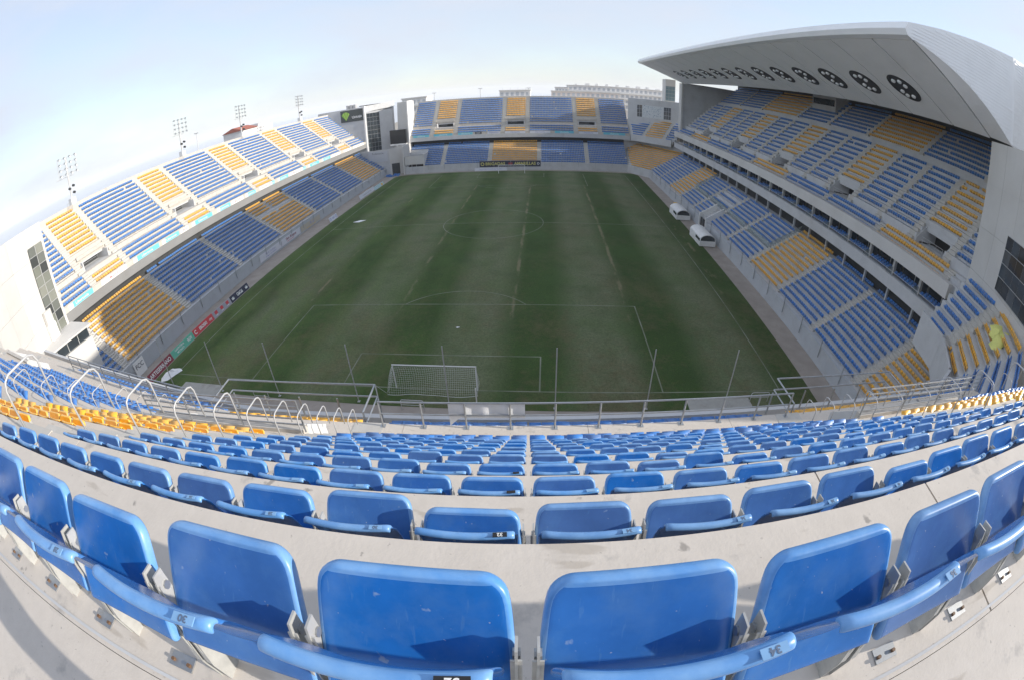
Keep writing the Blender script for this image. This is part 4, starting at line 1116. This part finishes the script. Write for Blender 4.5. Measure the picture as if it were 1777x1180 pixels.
tag_dark = MB().box(-.026, .026, -.0105, .0105, 0, .0022).mesh('number_tag', M['black'])
tag_pale = MB().box(-.026, .026, -.0105, .0105, 0, .0022).mesh('number_tag', mat('pale_tag', (.20, .38, .62), .35, .1, 20))
num_pale = flat('number_white', (.75, .75, .72)); num_dark = flat('number_ink', (.10, .14, .22))
near = []
for i, s in enumerate(SEATS):
    if s[6] is None: continue
    (px, py), dist = project((s[0], s[1], s[2] + .5))
    if -.06 < px < 1.06 and -.06 < py < 1.16: near.append((dist, i))
near.sort(); chosen = {i for _, i in near[:300]}
blk_cols = {}
for _, i in near[:300]:
    s = SEATS[i]; k, n = s[6]
    blk_cols.setdefault((s[5], k, n > 0), []).append(abs(n))
rowword = ['nearest'] + ords[1:]
NUM = {}
for dist, i in near[:300]:
    x, y, z, fx, fy, c, (k, n) = SEATS[i]
    side = 'right' if n > 0 else 'left'
    if c == 'b':
        base = sorted(blk_cols[('b', k, n > 0)]); pos = abs(n)
        lab = 'blue tip-up seat, %s row from the camera, %s seat %s of the centre gap' % (rowword[k - 1] if k > 1 else 'nearest', ords[pos - 1] if pos <= 20 else str(pos) + 'th', side)
    else:
        base = sorted(blk_cols[('y', k, n > 0)]); pos = base.index(abs(n)) + 1
        lab = 'yellow tip-up seat, %s row from the top, %s beyond the %s handrail aisle' % (ords[k - 1], ords[pos - 1], side)
    t = thing('stadium_seat', lab, 'seat', 'tip-up seats of the nearest stand')
    t.matrix_world = Matrix.Translation((x, y, z)) @ Matrix.Rotation(NA + rng.normal(0, .006), 4, 'Z')
    dr = Matrix.Rotation(rng.normal(0, .035), 4, 'X')
    for nm, me in SETS[c].items():
        o = link(nm, me, t)
        if nm == 'seat_pan':
            o.matrix_local = Matrix.Translation((0, .02 if k == 1 else -.005, 0 if k == 1 else -.035)) @ Matrix.Translation((0, -.075, .285)) @ Matrix.Rotation(R_(0 if k == 1 else 5.5), 4, 'X') @ Matrix.Translation((0, .075, -.285)) @ dr
        else: o.location = (0, .012 if k == 1 else -.008, 0 if k == 1 else -.035)
    if k <= 6:
        for sx in (-.216, .216):
            o = link('hinge_bracket', bracket, t); o.location = (sx, 0, 0)
            if k <= 3: q = link('pivot', pivot, o); q.location = (0, 0, 0)
    if k <= 2:
        o = link('mounting_plate', plate, t); o.location = (.04, -.05, 0)
        for bx in (-.038, .038): q = link('bolt', bolt_me, o); q.location = (bx, -.02, 0)
    if k <= 4 and c == 'b':
        no = 33 + 2 * n - 1 if n > 0 else 33 + 2 * n + 1          # even numbers, 32 just left of the gap
        o = link('number_tag', tag_dark if no in (32,) else tag_pale, t)
        o.matrix_local = Matrix.Translation((.135, -.109 + .018 * .43 + (.012 if k == 1 else -.008), .7265 - (0 if k == 1 else .035))) @ Matrix.Rotation(.08, 4, 'Z')
        if k <= 2 and -6 <= n <= 6:
            if no not in NUM:
                me = text_mesh(str(no), .022, .0003, num_pale if no == 32 else num_dark, 'number', bold=.0006)
                me.transform(Matrix.Rotation(math.pi, 4, 'Z')); NUM[no] = me
            q = link('number', NUM[no], o); q.location = (0, 0, .0027)

# the rest of the seats: one mesh for each colour
def far_template():
    mb = MB()
    mb.hexa([(-.21, -.04, .37), (.21, -.04, .37), (.21, -.012, .37), (-.21, -.012, .37)], [(-.20, -.14, .69), (.20, -.14, .69), (.20, -.085, .695), (-.20, -.085, .695)])
    mb.hexa([(-.20, -.06, .30), (.20, -.06, .30), (.20, -.02, .28), (-.20, -.02, .28)], [(-.195, .15, .575), (.195, .15, .575), (.195, .20, .55), (-.195, .20, .55)])
    return np.array(mb.v), mb.f
tv, tf = far_template()
nfv = len(tv)
for c, nm, m in (('b', 'blue_seating', M['bluef']), ('y', 'yellow_seating', M['yelf'])):
    gone = np.random.default_rng(3).random(len(SEATS)) < .004            # a few seats are missing
    L = [s for i, s in enumerate(SEATS) if s[5] == c and i not in chosen and not gone[i]]
    P = np.array([s[:3] for s in L]); F = np.array([s[3:5] for s in L])
    R = np.stack([F[:, 1], -F[:, 0]], 1)                        # right-hand vector
    n = len(L)
    sc = 1 + rng.normal(0, .012, n)
    V = np.zeros((n, nfv, 3))
    V[:, :, 0] = P[:, None, 0] + R[:, None, 0] * tv[None, :, 0] + F[:, None, 0] * tv[None, :, 1]
    V[:, :, 1] = P[:, None, 1] + R[:, None, 1] * tv[None, :, 0] + F[:, None, 1] * tv[None, :, 1]
    V[:, :, 2] = P[:, None, 2] + tv[None, :, 2] * sc[:, None]
    V[:, 8:, 2] += rng.normal(0, .012, n)[:, None]
    fa_ = np.array(tf)
    Fc = (fa_[None] + (np.arange(n) * nfv)[:, None, None]).reshape(-1, 4)
    me = bpy.data.meshes.new(nm)
    me.vertices.add(n * nfv); me.vertices.foreach_set('co', V.reshape(-1))
    me.loops.add(Fc.size); me.loops.foreach_set('vertex_index', Fc.reshape(-1).astype(np.int32))
    me.polygons.add(len(Fc)); me.polygons.foreach_set('loop_start', (np.arange(len(Fc)) * 4).astype(np.int32))
    me.update(calc_edges=True); me.validate(); me.materials.append(m)
    o = link(nm, me); tag(o, 'rows upon rows of %s stadium seats across the stands' % ('blue' if c == 'b' else 'yellow'), 'seating', kind='stuff')
print('SEATS', len(SEATS), 'chosen', len(chosen))

# ------------------------------------------------------------------ advertising boards
def board(name, label, A, B, z0, z1, th, m, txts, group, lean=0.0, nrm=None):
    """upright board from A to B (plan); front faces the right-hand normal of A->B"""
    A = Vector(A); B = Vector(B); d = (B - A).normalized(); n = Vector((d.y, -d.x))
    t = thing(name, label, 'board', group)
    back = n * (-th)
    tl = n * (-lean)
    bot = [(A.x, A.y, z0), (B.x, B.y, z0), (B.x + back.x, B.y + back.y, z0), (A.x + back.x, A.y + back.y, z0)]
    MB().hexa(bot, [(x + tl.x, y + tl.y, z1) for x, y, _ in bot]).build('board_panel', m, t)
    up = Vector((tl.x, tl.y, z1 - z0)).normalized()
    L = (B - A).length
    for txt, f, fz, size, mm, bold, sx in txts:
        h = z1 - z0
        p = A + d * (L * f) + n * .012 + Vector((tl.x, tl.y)) * fz
        letter(t, txt, size, (p.x, p.y, z0 + h * fz), (d.x, d.y, 0), up, mm, bold=bold, sx=sx, ext=.003)
    return t
wt = flat('ad_white', (.80, .80, .78)); mar = flat('ad_maroon', (.25, .035, .055)); grn = flat('ad_green', (.13, .47, .33)); red = flat('ad_red', (.62, .06, .07))
navy = flat('ad_navy', (.03, .035, .07)); pnk = flat('ad_pink', (.66, .24, .26)); grey = flat('ad_grey', (.36, .36, .40)); cyan = flat('ad_cyan', (.16, .55, .68)); dk = flat('ad_ink', (.06, .07, .09))
lil = flat('ad_lilac', (.32, .33, .55)); pale = flat('ad_pale', (.66, .67, .72)); amber = flat('ad_amber', (.80, .50, .08))
gB = 'advertising boards along the left touchline'
X = -35.45
# boards face the pitch (+x): walking with decreasing... A->B along +y has right-hand normal +x
board('advertising_board', 'maroon advertising board with white ARTESERRANO lettering', (X, -2.3), (X, 2.8), .02, .95, .06, mar, [('ARTESERRANO', .5, .5, .72, wt, .012, .92)], gB, .35)
board('advertising_board', 'green advertising board with two lines of white text', (X, 2.9), (X, 7.9), .02, .95, .06, grn,
      [('CARPINTERIA', .36, .70, .34, wt, .006, 1.0), ('METALICA', .36, .30, .34, wt, .006, 1.0), ('ROY', .82, .5, .55, wt, .02, .9)], gB, .35)
board('advertising_board', 'red and white advertising board with EROSKI lettering', (X, 8.0), (X, 12.9), .02, .95, .06, red,
      [('EROSKI', .48, .5, .60, wt, .02, .95), ('city', .86, .5, .5, wt, .008, 1.0), ('C', .10, .5, .75, wt, .02, 1.0)], gB, .35)
board('advertising_board', 'grey advertising board with three small red and white emblems', (X, 13.0), (X, 17.7), .02, .90, .06, grey,
      [('\u25A0', .18, .62, .6, red, .02, 1.4), ('\u25A0', .5, .62, .6, red, .02, 1.4), ('\u25A0', .82, .62, .6, red, .02, 1.4), ('_', .18, .5, .6, wt, .03, 1.4), ('_', .5, .5, .6, wt, .03, 1.4), ('_', .82, .5, .6, wt, .03, 1.4)], gB, .35)
bb = board('advertising_board', 'dark advertising board with white GaGa lettering between two crowns', (X, 17.8), (X, 22.9), .02, .95, .06, navy, [('G\u00e1G\u00e1', .5, .5, .70, wt, .025, 1.0)], gB, .35)
def crown(parent, o, ex, ey, s, m):
    P = [(-.5, -.4), (.5, -.4), (.62, .35), (.28, .0), (0, .5), (-.28, .0), (-.62, .35)]
    Mx = frame_matrix(o, ex, ey)
    MB().prism([(p * s, q * s) for p, q in P], 0, .006, lambda p, q, r: tuple(Mx @ Vector((p, q, r)))).build('crown_emblem', m, parent)
for f in (.12, .88): crown(bb, (X + .012 - .35 * .5, 17.8 + 5.1 * f, .49), (0, 1, 0), Vector((-.35, 0, .93)), .55, wt)
board('advertising_board', 'white board with black FCC lettering against the left wall near the corner', (-38.95, -1.6), (-38.95, .45), .05, 2.0, .06, wt, [('FCC', .5, .6, .85, dk, .01, 1.0)], None, .12)
board('wall_banner', 'white text banner on the left wall below the blue seats', (-39.22, 32.5), (-39.22, 40.3), .35, 1.65, .04, pale, [('Pe\u00f1a Cadista', .5, .66, .5, lil, .0, 1.4), ('amigos del f\u00fatbol', .5, .28, .4, lil, .0, 1.4)], 'banners on the left wall')
board('wall_banner', 'white banner with red San Roque lettering on the left wall', (-39.22, 40.6), (-39.22, 48.4), .35, 1.65, .04, pale, [('San Roque', .5, .62, .72, mar, .01, 1.4), ('supermercado', .45, .22, .3, red, .0, 1.6)], 'banners on the left wall')
board('wall_banner', 'faded yellow mural with purple figures on the left wall', (-39.22, 48.8), (-39.22, 58.0), .3, 1.5, .02, flat('mural_cream', (.50, .46, .38)), [('\u25CF', .5, .6, .7, lil, .0, 1.0), ('\u25CF', .62, .5, .5, lil, .0, 1.0), ('____', .5, .3, .7, amber, .02, 3.0)], 'banners on the left wall')
bs = board('advertising_board', 'short white board with round blue emblems on the left gravel track', (X, 55.4), (X, 59.4), .02, .95, .06, pale, [('O', .15, .5, .8, lil, .03, 1.2), ('C6CS', .5, .5, .5, lil, .02, 1.0), ('O', .85, .5, .8, lil, .03, 1.2)], gB, .35)
board('advertising_board', 'long white board standing near the far left corner of the pitch', (X, 73.5), (X, 84.0), .25, 1.25, .06, pale, [('Ayuntamiento de C\u00e1diz', .5, .5, .55, grey, .0, 1.2)], gB, .3)
board('advertising_board', 'small pale blue and orange board beside the far left corner', (X, 84.3), (X, 92.0), .02, .9, .06, flat('ad_sky', (.45, .62, .68)), [('Cruz', .25, .5, .5, wt, .0, 1.2), ('\u25A0', .8, .4, .8, amber, .02, 2.0)], gB, .3)
# parapet banners (left stand): x of the parapet face
gP = 'banners on the left parapet'
PX = -39.3 - UPF_V + .012
cyc = [('cyan sponsor banner with white lettering', cyan, 'Libertonia', wt), ('white sponsor banner with faint lettering', wt, 'MAPFRE', pnk)]
yb = -3.6; k = 0
spans = [(-3.4, 1.6, 0), (3.4, 9.0, 1), (10.6, 16.8, 0), (17.6, 22.0, 0), (22.4, 24.6, 1), (25.6, 31.6, 0), (33.2, 37.5, 0), (37.9, 42.0, 1), (42.8, 46.6, 0), (48.2, 52.0, 1), (52.4, 54.4, 0), (55.8, 60.5, 0), (61, 66.5, 1), (67, 69.4, 0), (70.8, 77, 0), (78.6, 84, 0), (84.5, 91, 1), (93.2, 98.8, 1), (100.6, 109.5, 1)]
for i, (a, b, ty) in enumerate(spans):
    d_, m_, tx, tm = cyc[ty]
    t = thing('parapet_banner', '%s on the left parapet, %s from the near end' % (d_, ords[i]), 'banner', gP)
    MB().box(a, b, UPF_V - .03, UPF_V - .005, 10.5, 11.22, FL).build('banner_sheet', m_, t)
    letter(t, tx, .52, (-39.3 - UPF_V + .036, (a + b) / 2 + .2, 10.84), (0, 1, 0), (0, 0, 1), tm, bold=.006, sx=min(1.25, (b - a) / 3.2), ext=.002)
    if ty == 0:
        MB().box(a, a + .9, UPF_V - .036, UPF_V - .031, 10.52, 11.2, FL).build('banner_emblem', wt, t)
gP2 = 'banners on the far parapet'
for i, (a, b, ty) in enumerate([(-32.0, -26.8, 0), (-25.2, -19.2, 0), (-17.4, -12.8, 0), (-12.0, -10.0, 2), (-8.2, -4.2, 1), (-2.7, 3.5, 1), (4.9, 11.2, 1), (12.6, 18.4, 0), (20.0, 26.0, 1), (27.6, 34.5, 0)]):
    m_, tm, nm_ = ((cyan, wt, 'cyan'), (pale, lil, 'white'), (dk, wt, 'dark'))[ty]
    t = thing('parapet_banner', '%s sponsor banner on the far parapet, %s from the left' % (nm_, ords[i]), 'banner', gP2)
    MB().box(a, b, UPF_V - .03, UPF_V - .005, 10.5, 11.25, FF).build('banner_sheet', m_, t)
    letter(t, ('Libertonia', 'Diputaci\u00f3n', 'SAD')[ty], .55, ((a + b) / 2, 105.6 + UPF_V - .036, 10.86), (1, 0, 0), (0, 0, 1), tm, bold=.006, sx=1.2, ext=.002)
# the big fan banner and board behind the far goal
fbn = thing('fan_banner', 'navy fan banner reading BRIGADAS AMARILLAS behind the far goal', 'banner')
MB().box(-9.9, 8.2, 105.5, 105.53, 1.0, 2.85, ident).build('banner_sheet', navy, fbn)
by_ = flat('banner_yellow', (.66, .60, .20))
letter(fbn, 'BRIGADAS', 1.25, (-5.2, 105.49, 1.92), (1, 0, 0), (0, 0, 1), by_, bold=.03, ext=.004)
letter(fbn, 'AMARILLAS', 1.25, (3.6, 105.49, 1.92), (1, 0, 0), (0, 0, 1), by_, bold=.03, ext=.004)
for cx_ in (-9.0, 7.5):
    MB().tube([(cx_, 105.465, 1.92), (cx_, 105.498, 1.92)], .55 if cx_ < 0 else .38, 20).build('crest', by_ if cx_ < 0 else pale, fbn)
    MB().tube([(cx_, 105.45, 1.92), (cx_, 105.464, 1.92)], .34 if cx_ < 0 else .2, 12).build('crest_centre', navy, fbn)
MB().box(-1.3, -.1, 105.47, 105.498, 1.6, 2.3, ident).build('banner_flash', flat('banner_red', (.35, .05, .05)), fbn)
board('advertising_board', 'long low white board beside the far goal', (-11.3, 104.6), (-1.7, 104.6), .02, .95, .06, pale, [('Ayuntamiento de C\u00e1diz', .5, .5, .55, lil, .0, 1.3)], None, .15)

# ------------------------------------------------------------------ floodlights on the left stand
def floodlight(y, k):
    x = -60.6; zb = 21.9
    t = thing('floodlight_tower', 'lattice floodlight mast on the back of the left stand, %s from the near end' % ords[k], 'floodlight', 'floodlights on the left stand')
    MB().tube([(x, y, zb), (x, y, zb + 8.2)], .16, 8).build('mast', M['steelp'], t)
    MB().box(x - .5, x + .5, y - .55, y + .55, zb - .5, zb + 1.4, ident).build('control_cabinet', M['white'], t)
    for j in range(4):
        z = zb + 5.4 + j * .9
        MB().tube([(x + .25, y - 2.0, z), (x + .25, y + 2.0, z)], .045, 6).build('crossbar', M['steelp'], t)
        for i in range(4):
            yy = y - 1.8 + i * 1.2
            mb = MB(); n = 10
            vs = []
            for r, h in ((.10, -.2), (.22, .08), (.23, .14), (.05, .10)):
                for q in range(n): a = 2 * math.pi * q / n; vs.append((x + .45 + h, yy + r * math.cos(a), z + r * math.sin(a) - h * .35))
            fs = [(e * n + q, e * n + (q + 1) % n, (e + 1) * n + (q + 1) % n, (e + 1) * n + q) for e in range(3) for q in range(n)] + [tuple(range(n)), tuple(3 * n + q for q in range(n))]
            mb.add(vs, fs).build('lamp', M['steel'], t)
    for i in (-2.0, 2.0): MB().tube([(x + .2, y + i, zb + 5.2), (x + .2, y + i, zb + 8.3)], .045, 6).build('frame_upright', M['steelp'], t)
    MB().tube([(x, y - 2.6, zb + 5.0), (x, y + 1.2, zb + 5.0)], .05, 6).build('access_bar', M['steelp'], t)
    for dx, dz in ((.45, 2.2), (-.4, 3.0), (.5, 3.3)): MB().tube([(x + .3, y + dx, zb + dz), (x + .75, y + dx, zb + dz - .1)], .22, 8).build('loudspeaker', M['dark'], t)
    for i in range(5): MB().tube([(x + .9, y - 1.8 + i * .28, zb - .4), (x + .9, y - 1.8 + i * .28, zb + 1.0)], .03, 5).build('guard_bar', M['steelp'], t)
for k, y in enumerate((10.0, 40.1, 62.4, 92.6)): floodlight(y, k)
def street_lamp(x, y, z0, z1, label):
    t = thing('lamp_mast', label, 'lamp', 'lamp masts beyond the stands')
    MB().tube([(x, y, z0), (x, y, z1)], .09, 6).build('mast', M['steelp'], t)
    for d in (-1, 1): MB().tube([(x, y, z1), (x + d * .7, y, z1 + .1)], .12, 6).build('lamp_arm', M['steelp'], t)
street_lamp(-72, 58, 0, 26.3, 'thin double-headed lamp mast standing behind the left stand')
street_lamp(-28.3, 131, 0, 24.9, 'thin double-headed lamp mast above the left of the far stand')
street_lamp(-12.2, 131, 0, 25.4, 'thin double-headed lamp mast above the middle of the far stand')
street_lamp(4.2, 131, 0, 25.1, 'thin double-headed lamp mast right of the small rooftop building')
street_lamp(-90, 2, 0, 25.4, 'thin mast rising behind the cream corner tower')

# ------------------------------------------------------------------ dugouts
def dugout(y0, y1, label):
    t = thing('dugout', label, 'dugout', 'team dugouts')
    x0, x1 = 35.6, 38.4
    arcp = []
    for k in range(9):
        a = R_(180 - k * 22.5 * .93); arcp.append((37.0 + 1.5 * math.cos(a), 1.15 + 1.0 * math.sin(a)))
    outer = [(x0 - .02, .12), (x0 - .02, 1.15)] + arcp[1:] + [(x1 + .1, .9), (x1 + .1, .12)]
    inner = [(37 + (p - 37) * .94, .12 + (q - .12) * .955) for p, q in outer]
    n = len(outer)
    vs = [(p, y0, q) for p, q in outer] + [(p, y1, q) for p, q in outer] + [(p, y0, q) for p, q in inner] + [(p, y1, q) for p, q in inner]
    fs = []
    for i in range(n - 1):
        fs += [(i, i + 1, n + i + 1, n + i), (2 * n + i, 3 * n + i, 3 * n + i + 1, 2 * n + i + 1), (i, 2 * n + i, 2 * n + i + 1, i + 1), (n + i, n + i + 1, 3 * n + i + 1, 3 * n + i)]
    MB().add(vs[:], [f for f in fs]).build('shell_roof', M['white'], t, False)
    # end walls: white base, dark window
    for y in (y0 + .04, y1 - .04):
        MB().prism([(x0, .12), (x1, .12), (x1, 1.05), (x0, 1.05)], y - .03, y + .03, lambda p, q, r: (p, r, q)).build('end_panel', M['white'], t)
        MB().prism([(x0 + .1, 1.06)] + [(37 + (p - 37) * .9, 1.06 + (q - 1.15) * .86 + .05) for p, q in arcp[1:8]] + [(x1 - .05, 1.06)], y - .015, y + .015, lambda p, q, r: (p, r, q)).build('end_window', M['glass'], t)
    MB().box(x0 - .06, x0 - .025, y0 + .1, y1 - .1, .2, .85, ident).build('front_panel', M['white'], t)
    MB().box(x0 - .06, x0 - .03, y0 + .25, y0 + 2.6, .92, 1.4, ident).build('front_window', M['glass'], t)
    for k in range(5): MB().box(x1 - .7, x1 - .25, y0 + .5 + k * 1.0, y0 + 1.1 + k * 1.0, .2, .95, ident).build('bench_seat', M['bluef'], t)
    for y in (y0 + .3, y1 - .3):
        for x in (x0 + .2, x1 - .2): MB().box(x - .05, x + .05, y - .05, y + .05, .0, .15, ident).build('foot', M['steel'], t)
dugout(54.9, 60.6, 'white curved dugout further from the camera beside the players tunnel')
dugout(39.4, 45.6, 'white curved dugout nearer the camera at the right touchline')

# ------------------------------------------------------------------ loose things
def cloth(name, label, pts, zf, m, cat, h=.25, n=8, seed=0):
    rs = np.random.default_rng(seed)
    c = Vector((sum(p[0] for p in pts) / len(pts), sum(p[1] for p in pts) / len(pts)))
    vs = []; fs = []; K = 5; np_ = len(pts)
    for k in range(K + 1):
        f = 1 - k / K
        for p in pts:
            q = c + (Vector(p) - c) * f; vs.append((q.x + rs.normal(0, .02), q.y + rs.normal(0, .02), zf(q.x, q.y) + (0.03 if k == 0 else h * (1 - f * f) * rs.uniform(.25, 1.25))))
    for k in range(K):
        for i in range(np_): fs.append((k * np_ + i, k * np_ + (i + 1) % np_, (k + 1) * np_ + (i + 1) % np_, (k + 1) * np_ + i))
    o = MB().add(vs, fs).build(name, m, None, True)
    return tag(o, label, cat)
cloth('white_sheet', 'crumpled white sheet lying on the grass by the near left corner', [(-34.4, -1.2), (-33.9, .2), (-33.4, .8), (-32.4, 1.0), (-31.9, .6), (-32.4, -.3), (-32.9, -1.5), (-33.8, -1.9)], lambda x, y: .03, M['wtarp'], 'sheet', .6, seed=3)
cloth('dark_cover', 'dark green rolled cover beside the white sheet at the near left corner', [(-35.0, -3.2), (-34.6, -2.2), (-32.5, -2.0), (-30.3, -2.1), (-30.0, -2.8), (-32.0, -3.4)], lambda x, y: .02, M['dtarp'], 'cover', .5, seed=4)
cloth('paper_sheet', 'flat white sheet lying on the left half of the grass', [(-29.6, 54.0), (-28.3, 55.2), (-26.9, 55.0), (-28.0, 53.7)], lambda x, y: .03, M['wtarp'], 'sheet', .06, seed=5)
cloth('crushed_cup', 'tiny scrap of white litter on the grass near the goal area', [(-.1, 10.9), (.15, 11.1), (.4, 10.95), (.1, 10.75)], lambda x, y: .03, M['wtarp'], 'litter', .08, seed=6)
cloth('yellow_tarpaulin', 'yellow green tarpaulin thrown over the yellow corner seats', [(41.5, -15.1), (41.7, -14.5), (42.3, -14.5), (42.5, -13.8), (43.1, -13.5), (43.4, -13.0), (44.0, -13.3), (44.4, -13.8), (44.0, -14.3), (44.3, -14.9), (43.5, -15.1), (43.2, -15.7), (42.5, -15.5), (42.0, -15.8)], lambda x, y: 14.3 + (x - 42) * .4, M['tarp'], 'tarpaulin', .45, seed=8)
def crate(x, y, s, label):
    mb = MB().box(x - s / 2, x + s / 2, y - s * .7, y + s * .7, .03, s, ident)
    tag(mb.build('equipment_box', flat('equip_yellow', (.70, .42, .05))), label, 'box')
crate(38.5, 66.3, .8, 'small yellow box on the gravel beside the main stand')
for k, (x, y) in enumerate(((-35.6, 104.0), (-37.5, 103.2))):
    t = thing('equipment_stack', 'heap of blue folded chairs at the far left corner, %s one' % ('right' if k == 0 else 'left'), 'chairs', 'blue heaps at the far left corner')
    for i in range(7):
        a = rng.uniform(0, 6.28); cx_, cy_ = x + rng.uniform(-.9, .9), y + rng.uniform(-.7, .7)
        MB().hexa([(cx_ - .3, cy_ - .3, .03), (cx_ + .3, cy_ - .2, .03), (cx_ + .3, cy_ + .3, .03), (cx_ - .3, cy_ + .2, .03)],
                  [(cx_ - .2, cy_ - .3, .6 + .3 * math.sin(a)), (cx_ + .3, cy_ - .2, .7), (cx_ + .2, cy_ + .3, .6), (cx_ - .3, cy_ + .2, .5 + .2 * math.cos(a))]).build('folded_chair', M['bluef'], t)

# ------------------------------------------------------------------ distant buildings
def block(name, label, x0, x1, y0, y1, h, m, floors, bays, base=0.0, facade='y', balc=True):
    t = thing(name, label, 'building', 'buildings beyond the stadium')
    MB().box(x0, x1, y0, y1, base, h, ident).build('wall', m, t)
    MB().box(x0 - .3, x1 + .3, y0 - .3, y1 + .3, h, h + .5, ident).build('roof', M['panel'], t)
    fh = (h - 2) / floors
    wm = mat('far_window', (.42, .44, .47), .4, .2, .3)
    for f in range(floors):
        z = 2 + f * fh
        if z + fh < 17: continue
        if balc: MB().box(x0, x1, y0 - .9, y0 - .003, z - .1, z + .85, ident).build('balcony', M['white'], t)
        for b in range(bays):
            a = x0 + (x1 - x0) * (b + .22) / bays; c = x0 + (x1 - x0) * (b + .78) / bays
            MB().box(a, c, y0 - .05, y0 - .002, z + .5, z + fh - .7, ident).build('window', wm, t)
    return t
bw = mat('apartment_white', (.74, .72, .70), .8, .06, .2); bp_ = mat('apartment_pink', (.70, .62, .57), .8, .06, .2)  # pale walls lightened further: distance haze put into their colour
t = block('apartment_block', 'long white apartment block with balconies rising behind the far stand', 22, 78, 222, 236, 26.9, bw, 8, 22)
for k in range(9):
    x = 26 + k * 5.6
    MB().box(x, x + rng.uniform(1, 2.5), 226, 229, 27.4, 27.4 + rng.uniform(.6, 1.4), ident).build('roof_unit', bw, t)
block('apartment_block', 'stepped white wing at the left end of the long apartment block', 15.5, 21.8, 221, 236, 25.6, bw, 7, 4)
block('apartment_block', 'low pinkish building between the small block and the long apartment block', 13, 46, 200, 210, 23.6, bp_, 7, 14)
t = block('apartment_block', 'small pale rooftop building behind the middle of the far stand', -10.2, 3.3, 180, 190, 24.0, bw, 7, 6)
for k in range(4): MB().tube([(-9 + k * 3.4, 183, 24.4), (-9 + k * 3.4, 183, 25.6)], .06, 5).build('aerial', M['steelp'], t)
t = thing('tiled_house', 'white house with red tiled roof behind the left stand', 'building', 'buildings beyond the stadium')
MB().box(-84, -76, 84, 101, 0, 23.6, ident).build('wall', bw, t)
MB().prism([(-84.4, 23.6), (-75.4, 23.6), (-79.9, 24.9)], 83.6, 92.0, lambda p, q, r: (p, r, q)).build('roof', mat('roof_tile', (.36, .11, .07), .8, .15, 2.0), t)
MB().box(-82, -77, 94, 100.5, 23.6, 24.6, ident).build('roof_terrace', bw, t)
block('apartment_block', 'pale building glimpsed between the far left tower and the lift shaft', -46, -36, 150, 160, 23.5, bw, 7, 5)

# ------------------------------------------------------------------ the photographer standing behind the camera (casts the shadow at lower left)
def person(label):
    J = {'pelvis': (0, 0, .80, .15), 'waist': (0, .02, .95, .135), 'chest': (0, .05, 1.14, .155), 'neck': (0, .06, 1.30, .055), 'chin': (0, .075, 1.36, .07), 'crown': (0, .07, 1.50, .085)}
    E_ = [('pelvis', 'waist'), ('waist', 'chest'), ('chest', 'neck'), ('neck', 'chin'), ('chin', 'crown')]
    for s_, q in ((-1, 'l'), (1, 'r')):
        J['hip' + q] = (.10 * s_, 0, .74, .095); J['knee' + q] = (.12 * s_, .10, .43, .062); J['ankle' + q] = (.12 * s_, -.02, .09, .045); J['toe' + q] = (.14 * s_, .16, .04, .04)
        J['sho' + q] = (.19 * s_, .05, 1.22, .06); J['elb' + q] = (.24 * s_, .05, 1.02, .045); J['wri' + q] = (.10 * s_, .20, 1.24, .032); J['palm' + q] = (.06 * s_, .22, 1.31, .035)
        E_ += [('pelvis', 'hip' + q), ('hip' + q, 'knee' + q), ('knee' + q, 'ankle' + q), ('ankle' + q, 'toe' + q), ('chest', 'sho' + q), ('sho' + q, 'elb' + q), ('elb' + q, 'wri' + q), ('wri' + q, 'palm' + q)]
        for f_ in range(4):
            a = 'fin%s%d' % (q, f_); J[a] = (.045 * s_ - .012 * s_ * f_, .235 + .006 * f_, 1.345, .009); J[a + 't'] = (.03 * s_ - .012 * s_ * f_, .245, 1.375, .008)
            E_ += [('palm' + q, a), (a, a + 't')]
        J['thu' + q] = (.03 * s_, .20, 1.325, .010); E_.append(('palm' + q, 'thu' + q))
    ks = list(J); me = bpy.data.meshes.new('person'); me.from_pydata([J[k][:3] for k in ks], [(ks.index(a), ks.index(b)) for a, b in E_], [])
    o = bpy.data.objects.new('person', me); COL.objects.link(o)
    o.modifiers.new('skin', 'SKIN'); ss = o.modifiers.new('sub', 'SUBSURF'); ss.levels = 1
    for i, k in enumerate(ks): me.skin_vertices[0].data[i].radius = (J[k][3], J[k][3] * (.8 if k in ('pelvis', 'waist', 'chest') else 1))
    me.skin_vertices[0].data[ks.index('pelvis')].use_root = True
    dg = bpy.context.evaluated_depsgraph_get(); dg.update()
    res = bpy.data.meshes.new_from_object(o.evaluated_get(dg), depsgraph=dg); bpy.data.objects.remove(o)
    res.materials.clear(); res.materials.append(flat('jacket_dark', (.05, .055, .07)))
    o = link('person', res)
    p = FN(.06, .42, Z0); o.matrix_world = Matrix.Translation(p) @ Matrix.Rotation(NA, 4, 'Z')
    return tag(o, label, 'person')
person('person in dark clothes standing behind the nearest seats, hands raised to the chest')

# ------------------------------------------------------------------ sea haze
hm_ = bpy.data.materials.new('haze'); hm_.use_nodes = True; t_ = hm_.node_tree
for n_ in list(t_.nodes): t_.nodes.remove(n_)
ho = t_.nodes.new('ShaderNodeOutputMaterial'); hv = t_.nodes.new('ShaderNodeVolumePrincipled')
hv.inputs['Color'].default_value = (.90, .915, .94, 1); hv.inputs['Density'].default_value = .0003; hv.inputs['Anisotropy'].default_value = .0
t_.links.new(hv.outputs['Volume'], ho.inputs['Volume'])
tag(MB().box(-3100, 3100, -3100, 3100, -4.0, 48.0).build('haze', hm_), kind='stuff')
